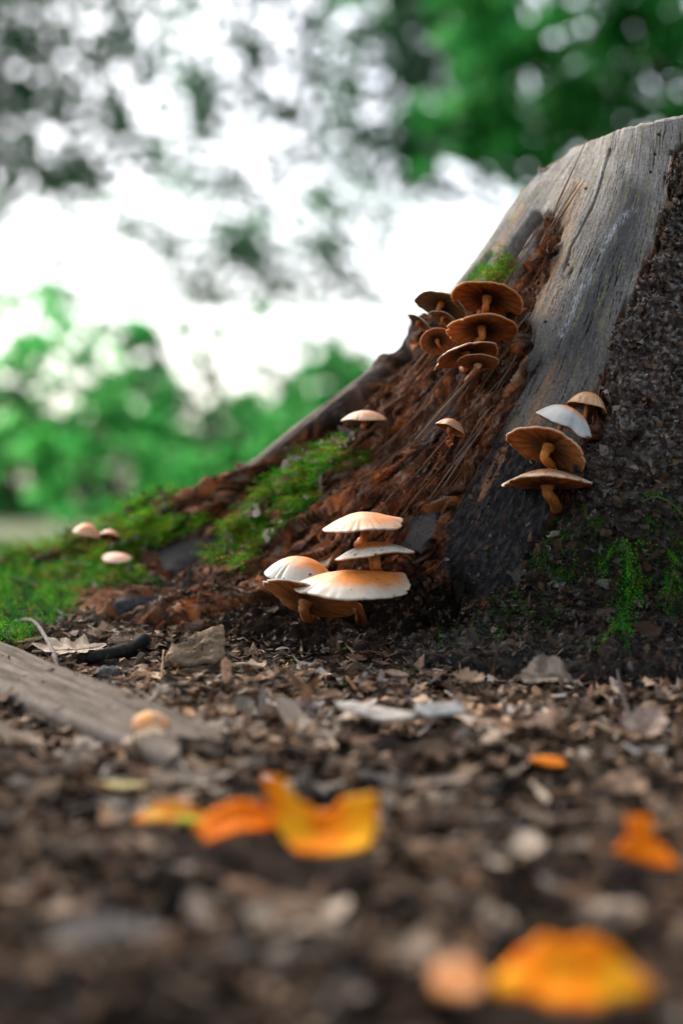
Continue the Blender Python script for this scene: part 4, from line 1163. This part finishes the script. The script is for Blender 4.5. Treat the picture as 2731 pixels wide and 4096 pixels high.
GST = 'small stones on the floor'
lump('stone', 'dark speckled stone below the blackened stick', 432, 2725, 82, 1, (.075, .073, .07), 1, .8, .95, group=GST)
lump('stone', 'small grey stone beside the dark speckled one', 346, 2765, 48, 2, (.12, .125, .125), 1, .8, .9, group=GST)
lump('stone', 'dark wet pebble in the litter in front of the stump', 1222, 2728, 42, 3, (.03, .024, .02), 1.1, .8, .7, group=GST, rough=.06)
lump('stone', 'brown round pebble near the two pale chips', 1865, 2985, 85, 4, (.085, .075, .065), 1, .8, 1.0, group=GST)
lump('stone', 'pale pebble on the litter in front of the brown one', 1865, 3010, 70, 5, (.22, .20, .18), 1.2, .8, .5, group=GST)
lump('stone', 'grey blue pebble half sunk in the open ground', 1800, 3250, 100, 6, (.15, .155, .16), 1, .9, .5, group=GST)
lump('stone', 'pinkish pale clod between the leaf fragments', 1170, 3190, 140, 7, (.34, .29, .26), 1.1, .8, .6, group=GST)
lump('stone', 'rounded brown clod at the far edge of the litter', 640, 2505, 60, 8, (.075, .055, .045), 1, .8, .8, group=GST)
lump('root_stub', 'dark smooth wood stub jutting from the foot of the root', 575, 2480, 215, 9, (.060, .056, .056), 1.1, .6, .50, 'wood', None, .14, M_WOOD, .004, .3)
lump('root_stub', 'black wood stub beside the shelf mushroom', 1735, 2490, 165, 10, (.030, .029, .030), 1.2, .45, .40, 'wood', None, .12, M_WOOD, .0125, .25)


def shard(name, label, pos, la, lb, th_, rot, tone, tone2, seed, bend=(.3, .1), tilt=(0, 0), mat=None, cat='chip', group=None, jag=.12, shape=None, grain=False, sq=.0):
    """a thick broken piece: jagged outline, bent, with real thickness; la, lb half lengths"""
    q = np.random.default_rng(seed)
    na, nr = 56, 8
    th = np.arange(na) / na * 2 * np.pi
    if shape is None:
        pw = 2 + sq * 3
        base = 1 / (np.abs(np.cos(th)) ** pw + np.abs(np.sin(th)) ** pw) ** (1 / pw)
        out = base * (1 + jag * (np.sin(3 * th + q.uniform(0, 6)) * .6 + np.sin(5 * th + q.uniform(0, 6)) * .4 + np.sin(11 * th + q.uniform(0, 6)) * .25 + .25 * q.normal(size=na)))
        ox, oy = out * np.cos(th) * la, out * np.sin(th) * lb
    else:
        sp = np.array(shape + shape[:1], float); L = np.concatenate([[0], np.cumsum(np.hypot(*np.diff(sp, axis=0).T))])
        s = np.linspace(0, L[-1], na, endpoint=False)
        ox = np.interp(s, L, sp[:, 0]) * la * (1 + .02 * q.normal(size=na)); oy = np.interp(s, L, sp[:, 1]) * lb * (1 + .02 * q.normal(size=na))
    def zf(x, y):
        z = bend[0] * x * x / la + bend[1] * y * y / lb + .08 * lb * pn(x / la * 2 + seed, y / lb * 2, seed % 30)
        if grain: z = z + (.30 if name == 'bark_chunk' else .10) * lb * (pn(x / la * 2.0, y / lb * 6, seed % 20) + .5 * pn(x / la * 5, y / lb * 18, 3))
        return z
    V = []; tt = np.linspace(0, 1, nr + 1)[1:]
    X = np.concatenate([[0]] + [ox * t for t in tt]); Y = np.concatenate([[0]] + [oy * t for t in tt])
    e = np.concatenate([[0]] + [np.full(na, t) for t in tt])
    Z = zf(X, Y)
    tk = th_ * (1 - .45 * e ** 6)
    V = np.concatenate([np.stack([X, Y, Z + tk * .5], 1), np.stack([X, Y, Z - tk * .5], 1)])
    n = len(X)
    F0 = tri(grid_faces(na, nr, True, 1)); k = np.arange(na)
    F0 = np.concatenate([F0, np.stack([np.zeros(na, int), 1 + k, 1 + (k + 1) % na], 1)])
    rim = 1 + (nr - 1) * na + k; rim1 = 1 + (nr - 1) * na + (k + 1) % na
    F = np.concatenate([F0, F0[:, ::-1] + n, tri(np.stack([rim, rim1, rim1 + n, rim + n], 1))])
    fb = fbm(X / la * 1.6 + seed, Y / lb * (6 if grain else 1.6), 4, seed % 25)
    c = mixc(tone, tone2, sst(-.3, .35, fb)); c = np.concatenate([c, c * .9])
    o = mk(name, V, F, mat or M_ORANGE, None, c)
    o.location = Vector(pos); o.rotation_euler = (tilt[0], tilt[1], rot)
    return tag(o, label, cat, group)


def gpt(px, py, lift=.003):
    return ground_at_px(px, py) + np.array([0, 0, lift + .002])


OR, YE, DO = (.84, .195, .003), (.86, .37, .012), (.60, .12, .004)
GF = 'orange mushroom fragments on the floor'
shard('mushroom_fragment', 'largest orange fragment, boat shaped with a yellow hollow', gpt(1275, 3500, .0105), .0165, .0110, .003, .0, OR, YE, 701, (.22, .5), (.78, .05), None, 'fragment', GF, .1,
      [(-1.05, 1.05), (-.75, 1.1), (-.4, .75), (.0, .5), (.3, .55), (.4, .85), (1.0, .85), (1.05, .0), (.9, -.7), (.3, -1.0), (-.3, -1.0), (-.6, -.4), (-.8, .3)])
shard('mushroom_fragment', 'arched orange fragment touching the boat shaped one', gpt(960, 3410, .008), .0135, .0060, .0026, .15, OR, DO, 702, (-.45, .3), (.7, -.12), None, 'fragment', GF, .14)
shard('mushroom_fragment', 'thin orange strip with a greenish yellow spot', gpt(700, 3365, .006), .0130, .0038, .0022, -.1, DO, (.50, .46, .05), 703, (-.2, .3), (.55, .05), None, 'fragment', GF, .16)
shard('mushroom_fragment', 'two lobed orange fragment lying alone on bare soil', gpt(2560, 3540, .009), .0090, .0085, .0028, .1, OR, DO, 704, (.2, .3), (.85, .1), None, 'fragment', GF, .1,
      [(-.45, 1.0), (.35, 1.0), (.45, .35), (.8, -.1), (1.05, -.9), (.3, -.75), (-.2, -.55), (-1.0, -.4), (-.7, .05), (-.3, .35)])
shard('mushroom_fragment', 'broad orange fragment with a yellow middle beside the peach one', gpt(2290, 4080, .008), .0175, .0092, .0035, -.05, OR, YE, 705, (-.2, .3), (.72, .0), None, 'fragment', GF, .14,
      [(-1.0, .15), (-.75, .55), (-.35, 1.0), (-.05, .8), (.25, 1.0), (.6, .75), (.8, .35), (1.15, .0), (.85, -.5), (.5, -.6), (.3, -1.0), (-.3, -.95), (-.6, -.55), (-1.05, -.3)])
shard('mushroom_fragment', 'peach coloured fragment beside the broad orange one', gpt(1840, 4060, .006), .0066, .0055, .003, .2, (.80, .30, .09), (.70, .36, .18), 706, (-.2, .2), (.6, .0), None, 'fragment', GF, .12)
shard('mushroom_fragment', 'tiny orange fragment caught in the litter below the big leaf', gpt(2195, 3110, .004), .0062, .0026, .0018, -.15, (.80, .26, .03), DO, 707, (.1, .1), (.5, .1), None, 'fragment', GF, .16)
shard('mushroom_fragment', 'peach and white broken cap lying on the end of the slat', gpt(630, 3020, .014), .0090, .0062, .0030, .3, (.55, .33, .2), (.68, .32, .12), 708, (-.5, -.4), (.75, .3), None, 'fragment', GF, .10)
shard('mushroom_fragment', 'pale tan stem scrap hanging off the end of the slat', gpt(575, 3075, .0085), .0088, .0034, .0030, .55, (.50, .38, .27), (.58, .44, .28), 709, (.2, .2), (.55, -.2), None, 'fragment', GF, .12)
shard('mushroom_fragment', 'yellow green scrap on the litter behind the orange strip', gpt(500, 3215, .004), .0075, .0022, .0015, -.2, (.36, .34, .14), (.42, .28, .12), 710, (.1, .1), (.4, 0), None, 'fragment', GF, .16)

GC = 'wood chips on the floor'
shard('wood_chip', 'large bone white wood chip with a pointed end', gpt(1500, 2965, .0085), .0185, .0056, .0022, -.52, (.36, .315, .27), (.48, .43, .38), 721, (.1, .1), (.62, .0), M_PLANK, 'wood chip', GC, .12,
      [(-1.0, .5), (-.6, .9), (0, .7), (.4, .5), (1.0, .15), (1.0, -.4), (.5, -.55), (.1, -.5), (-.4, -.1), (-.9, .1)], True)
shard('wood_chip', 'short white wood chip split at one end', gpt(1757, 2940, .008), .0108, .0042, .0028, .42, (.40, .37, .33), (.52, .485, .44), 722, (.05, .05), (.6, -.0), M_PLANK, 'wood chip', GC, .05,
      [(-.9, .8), (.2, .75), (1.05, 1.0), (.75, .15), (1.1, -.2), (.9, -.7), (-.8, -.9), (-1.0, 0)], True)
shard('bark_chunk', 'crumbly tan wood chunk with an orange underside edge', gpt(792, 2690, .0075), .0165, .0120, .0050, .42, (.17, .115, .072), (.30, .215, .14), 723, (.15, .1), (.62, -.12), M_WOOD, 'wood chunk', None, .14,
      [(-1.0, -.1), (-.7, .5), (-.2, .45), (.1, .9), (.6, 1.0), (1.0, .95), (.85, .2), (.7, -.5), (.3, -.8), (-.2, -.65), (-.8, -.75)], True)
shard('wood_chip', 'brown wood chip standing in the litter beside the chunk', gpt(905, 2760, .005), .0022, .0075, .0016, .2, (.27, .15, .085), (.33, .21, .13), 724, (.1, .1), (.7, .1), M_PLANK, 'wood chip', GC, .1, None, True)
shard('wood_chip', 'pale yellow wood chip at the edge of the black stub', gpt(1870, 2500, .010), .0085, .0030, .0018, .15, (.40, .30, .19), (.32, .22, .13), 725, (.1, .1), (.5, .1), M_PLANK, 'wood chip', GC, .12, None, True)
shard('wood_chip', 'grey wood chip lying across the litter before the bark', gpt(1590, 2760, .005), .0062, .0020, .0018, -.7, (.26, .19, .14), (.2, .14, .1), 726, (.1, .1), (.4, .1), M_PLANK, 'wood chip', GC, .1, None, True)

# ------------------------------------------------------------------ woodland behind
def leaf_quads(P, size, colr, seed, flat=.5):
    q = np.random.default_rng(seed); n = len(P)
    nn = q.normal(size=(n, 3)); nn[:, 2] = np.abs(nn[:, 2]) + flat; nn /= np.linalg.norm(nn, axis=1)[:, None]
    a = np.cross(nn, q.normal(size=(n, 3))); a /= np.linalg.norm(a, axis=1)[:, None]; b = np.cross(nn, a)
    s = (size * q.lognormal(0, .25, n))[:, None]
    V = np.stack([P - a * s, P + b * s * .55 + nn * s * .12, P + a * s, P - b * s * .55 + nn * s * .12], 1).reshape(-1, 3)
    i = np.arange(n) * 4
    F = np.concatenate([np.stack([i, i + 1, i + 2], 1), np.stack([i, i + 2, i + 3], 1)])
    return V, F, np.repeat(colr, 4, axis=0)


GREEN = np.array([(.012, .12, .022), (.018, .16, .032), (.045, .20, .040), (.010, .080, .020), (.08, .23, .07)])


def tree(label, base, top, clumps, nleaf, lsize, seed, wts, trunk_r=.12, group='trees behind the stump', cat='tree', name='tree', spread=1.0, bright=1.0, extra=None):
    """clumps: list of (x, y, z, r); trunk from base to top with a limb to every clump"""
    q = np.random.default_rng(seed)
    root = empty(name, (base[0], base[1], float(ground_z(base[0], base[1])) - .02))
    bpy.context.view_layer.update()
    b = np.array(root.location); t = np.array(top)
    tr = curve([b - [0, 0, .3], b * .6 + t * .4 + q.normal(size=3) * .08 * np.array([1, 1, 0]), t], 10)
    parts = [tube(tr, np.linspace(trunk_r, trunk_r * .3, len(tr)), 12, seed, .1)]
    V, F = parts[0]
    adopt(mk('trunk', V, F, M_TRUNK, None, np.tile((.075, .060, .048), (len(V), 1))), root)
    Ps = []
    for (x, y, z, r) in clumps:
        c = np.array([x, y, z]); k = int(np.clip((z - b[2]) / (t[2] - b[2]) * .75, .12, .97) * (len(tr) - 1))
        s = tr[k]
        lv, lf = tube(curve([s, s * .45 + c * .55 + q.normal(size=3) * .06 * np.linalg.norm(c - s) + [0, 0, .05], c, c + (c - s) * .12], 6), np.linspace(trunk_r * .28, trunk_r * .04, 19), 6)
        adopt(mk('limb', lv, lf, M_TRUNK, None, np.tile((.06, .05, .04), (len(lv), 1))), root)
        n = int(nleaf * r * r)
        m = max(4, n // 26)
        tw = q.normal(size=(m, 3)) * .5 * r * spread
        tw *= np.array([1, 1, .7])
        P = c + tw[q.integers(m, size=n)] + q.normal(size=(n, 3)) * np.array([.13, .13, .09]) * r
        Ps.append(P)
    if extra is not None: Ps.append(extra)
    P = np.concatenate(Ps); n = len(P)
    col = GREEN[q.choice(len(GREEN), n, p=np.array(wts) / sum(wts))] * bright * q.uniform(.7, 1.25, (n, 1))
    V, F, C = leaf_quads(P, lsize, col, seed + 1)
    adopt(mk('crown', V, F, M_LEAVES, None, C, False), root)
    return tag(root, label, cat, group)


def at_px(px, py, d, rpx):
    p = PX(px, py, d)
    return (p[0], p[1], p[2], rpx / FPX * d)


# dense dark tree on the right
tree('dense dark green tree standing behind the top of the stump', (2.6, 8.5), (2.3, 8.6, 5.2),
     [at_px(2400, 60, 8.3, 330), at_px(2080, 250, 8.6, 280), at_px(2600, 300, 8.2, 300), at_px(2250, 420, 8.6, 300), at_px(1850, 520, 8.8, 210), at_px(1900, 30, 8.8, 240), at_px(2700, -60, 8.2, 320), at_px(2200, -250, 8.3, 300), at_px(2750, 600, 8.6, 260), at_px(2100, 640, 8.8, 200)],
     4600, .045, 801, (3, 5, 4, 1, 1), .16, bright=1.7)
# open crowns above the clearing: clumps thicker and thinner as the wood shows them
XS = np.array([-350, 0, 300, 600, 900, 1200, 1500, 1700, 1900, 2300]); YS = np.array([-250, 0, 250, 500, 700, 850, 1000, 1100, 1250])
LAM = np.array([[3.0, 3.0, 2.2, 1.5, 1.5, 1.5, 2.0, 3.0, 3., 3.],
                [3.0, 2.5, 1.5, .80, .80, .90, 1.5, 2.4, 3., 3.],
                [2.2, 1.5, 1.1, 1.2, 1.0, 1.0, 1.7, 2.3, 3., 3.],
                [2.5, 1.7, 1.5, 1.0, 1.1, 1.1, 1.4, 2.2, 2., 2.],
                [2.5, 2.0, 1.4, .75, .75, .95, 1.1, 1.4, 1., 1.],
                [1.0, .70, .80, .50, .80, .95, .60, .70, .4, .4],
                [.60, .50, .60, .90, 1.8, 1.4, .60, .25, .1, .1],
                [.60, .40, .35, .40, 1.6, 1.3, .50, .10, .1, .1],
                [1.0, .80, .80, .80, 1.0, .60, .40, .10, .1, .1]])


def lam_at(px, py):
    a = np.clip(np.interp(px, XS, np.arange(len(XS))), 0, len(XS) - 1.001); b = np.clip(np.interp(py, YS, np.arange(len(YS))), 0, len(YS) - 1.001)
    i, j = a.astype(int), b.astype(int); f, g = a - i, b - j
    v = (LAM[j, i] * (1 - f) + LAM[j, i + 1] * f) * (1 - g) + (LAM[j + 1, i] * (1 - f) + LAM[j + 1, i + 1] * f) * g
    return v


qc = np.random.default_rng(77)
LS = .036
NP = 560000
cpx, cpy = qc.uniform(-350, 2100, NP), qc.uniform(-250, 1240, NP)
kk = np.where(cpy > 790 + 60 * np.sin(cpx / 130), 3, np.where(cpx < 650, 0, np.where(cpx < 1300, 1, 2)))
cdd = np.array([13.5, 16, 14.5, 18.5])[kk] + qc.uniform(-1, 1, NP)
lam = lam_at(cpx, cpy)
nz = .55 * fbm(cpx / 170, cpy / 170, 2, 66) + 1.1 * pn(cpx / 36, cpy / 36, 64) + .25 * pn(cpx / 20, cpy / 20, 63)
srt = np.sort(nz)
opened = np.clip(np.exp(-1.3 * lam) * 1.35 + .06, .06, .95)
thr = srt[np.clip((opened * NP).astype(int), 0, NP - 1)]
want = np.where(nz > thr, 4.6, .04) * (2450 * 1490 / NP) / (.55 * LS * LS * (FPX / cdd) ** 2)
keepc = qc.uniform(size=NP) < want
print('canopy', want.max(), keepc.sum())
CW = np.stack([(cpx - 1365.5) / FPX * cdd, cdd, ZC - (cpy - 2048) / FPX * cdd], 1)
EXTRA = [CW[keepc & (kk == k)] for k in range(4)]


def limbs_for(k, n):
    P = EXTRA[k]; i = qc.choice(len(P), n)
    return [(P[a][0], P[a][1], P[a][2], .10) for a in i]


tree('tall open crowned tree overhanging the bright gap', (-4.6, 13.5), (-3.6, 13.5, 8.5), limbs_for(0, 16), 600, LS, 811, (4, 4, 1, 4, 1), .16, extra=EXTRA[0])
tree('slender tree with loose airy twigs in the bright gap', (4.6, 17.0), (1.2, 16.2, 8.5), limbs_for(1, 12), 600, LS, 821, (4, 4, 1, 4, 1), .10, extra=EXTRA[1])
tree('leaning tree whose twigs spread beside the dense dark one', (4.2, 14.5), (2.6, 14.5, 7.5), limbs_for(2, 12), 600, LS, 826, (4, 5, 2, 3, 1), .14, extra=EXTRA[2])
tree('thin young tree with sparse low twigs behind the clearing', (4.4, 19.0), (-1.2, 18.7, 4.4), limbs_for(3, 12), 600, LS, 831, (3, 4, 2, 3, 1), .07, extra=EXTRA[3])

# understorey of shrubs under the clearing
def shrub(label, px, top_py, d, wpx, seed, wts, bright=1.0, lsize=.03, dens=5200):
    q = np.random.default_rng(seed)
    x = (px - 1365.5) / FPX * d; topz = ZC + (2048 - top_py) / FPX * d
    cl = []
    w = wpx / FPX * d
    for k in range(11):
        cx = x + q.uniform(-1, 1) * w * .75; h = topz * (1 - .45 * ((cx - x) / w) ** 2)
        z = q.uniform(.12, .86) * h
        cl.append((cx, d + q.uniform(-.5, .5) * w, z, w * q.uniform(.34, .5)))
    cl.append((x, d, topz - .2 * w, w * .35))
    return tree(label, (x, d), (x + .05, d, topz * .9), cl, dens, lsize, seed, wts, .03, 'shrubs behind the root', 'shrub', 'shrub', 1.0, bright)


SW = (2, 4, 5, 1, 4)
shrub('tall bright green shrub behind the low end of the root', 100, 1130, 5.2, 520, 901, SW, 2.7)
shrub('leafy shrub with a dark heart behind the mossy root', 820, 1240, 5.6, 430, 902, (3, 5, 3, 2, 3), 2.0)
shrub('rounded green shrub behind the ridge of the root', 1300, 1330, 6.2, 380, 903, (3, 5, 3, 2, 3), 2.0)
shrub('pale fresh green shrub low behind the mossy mushrooms', 420, 1560, 4.4, 430, 904, (1, 3, 5, 1, 6), 2.7)
shrub('low light green shrub close behind the root', 900, 1650, 4.6, 380, 905, (1, 3, 5, 1, 5), 2.6)
shrub('wide shrub at the foot of the open crowned tree', -450, 1250, 6.0, 450, 906, SW, 2.4)
shrub('shrub hidden mostly by the ridge of the stump', 1750, 1300, 6.5, 400, 907, (3, 5, 3, 2, 2), 1.0)
shrub('far dim shrub closing the view under the clearing', 600, 1290, 9.0, 520, 908, (3, 4, 3, 3, 2), .9, .045, 2600)
shrub('far grey green shrub beyond the rounded one', 1350, 1360, 10.0, 480, 909, (3, 4, 3, 3, 2), .9, .05, 2400)

# ------------------------------------------------------------------ unseen trees added around the camera so their crowns shade the floor
def over(label, base, top, cx, cy, cz, rx, ry, n, seed):
    q = np.random.default_rng(seed)
    cl = []
    for _ in range(n):
        a, rr = q.uniform(0, 6.28), math.sqrt(q.uniform())
        cl.append((cx + rx * rr * math.cos(a), cy + ry * rr * math.sin(a), cz + q.uniform(-.8, .8), q.uniform(.7, 1.1)))
    tree(label, base, top, cl, 380, .11, seed, (4, 4, 2, 3, 1), .2, 'unseen trees added for shade', 'tree', 'tree', 1.0)


over('unseen broad tree added for shade, arching over the litter in front of the stump', (-1.6, -3.2), (-.8, -2.4, 6.4), -.6, -2.6, 5.6, 4.2, 3.6, 34, 951)
over('unseen tree added for shade on the far side of the stump, spreading over it', (4.2, 2.2), (3.0, 1.8, 6.6), 3.0, 1.4, 5.6, 3.2, 3.6, 26, 953)
over('unseen tree added for shade beside the low end of the root, spreading over it', (-4.6, .6), (-3.8, .6, 6.6), -3.9, .6, 5.8, 2.9, 3.4, 22, 955)
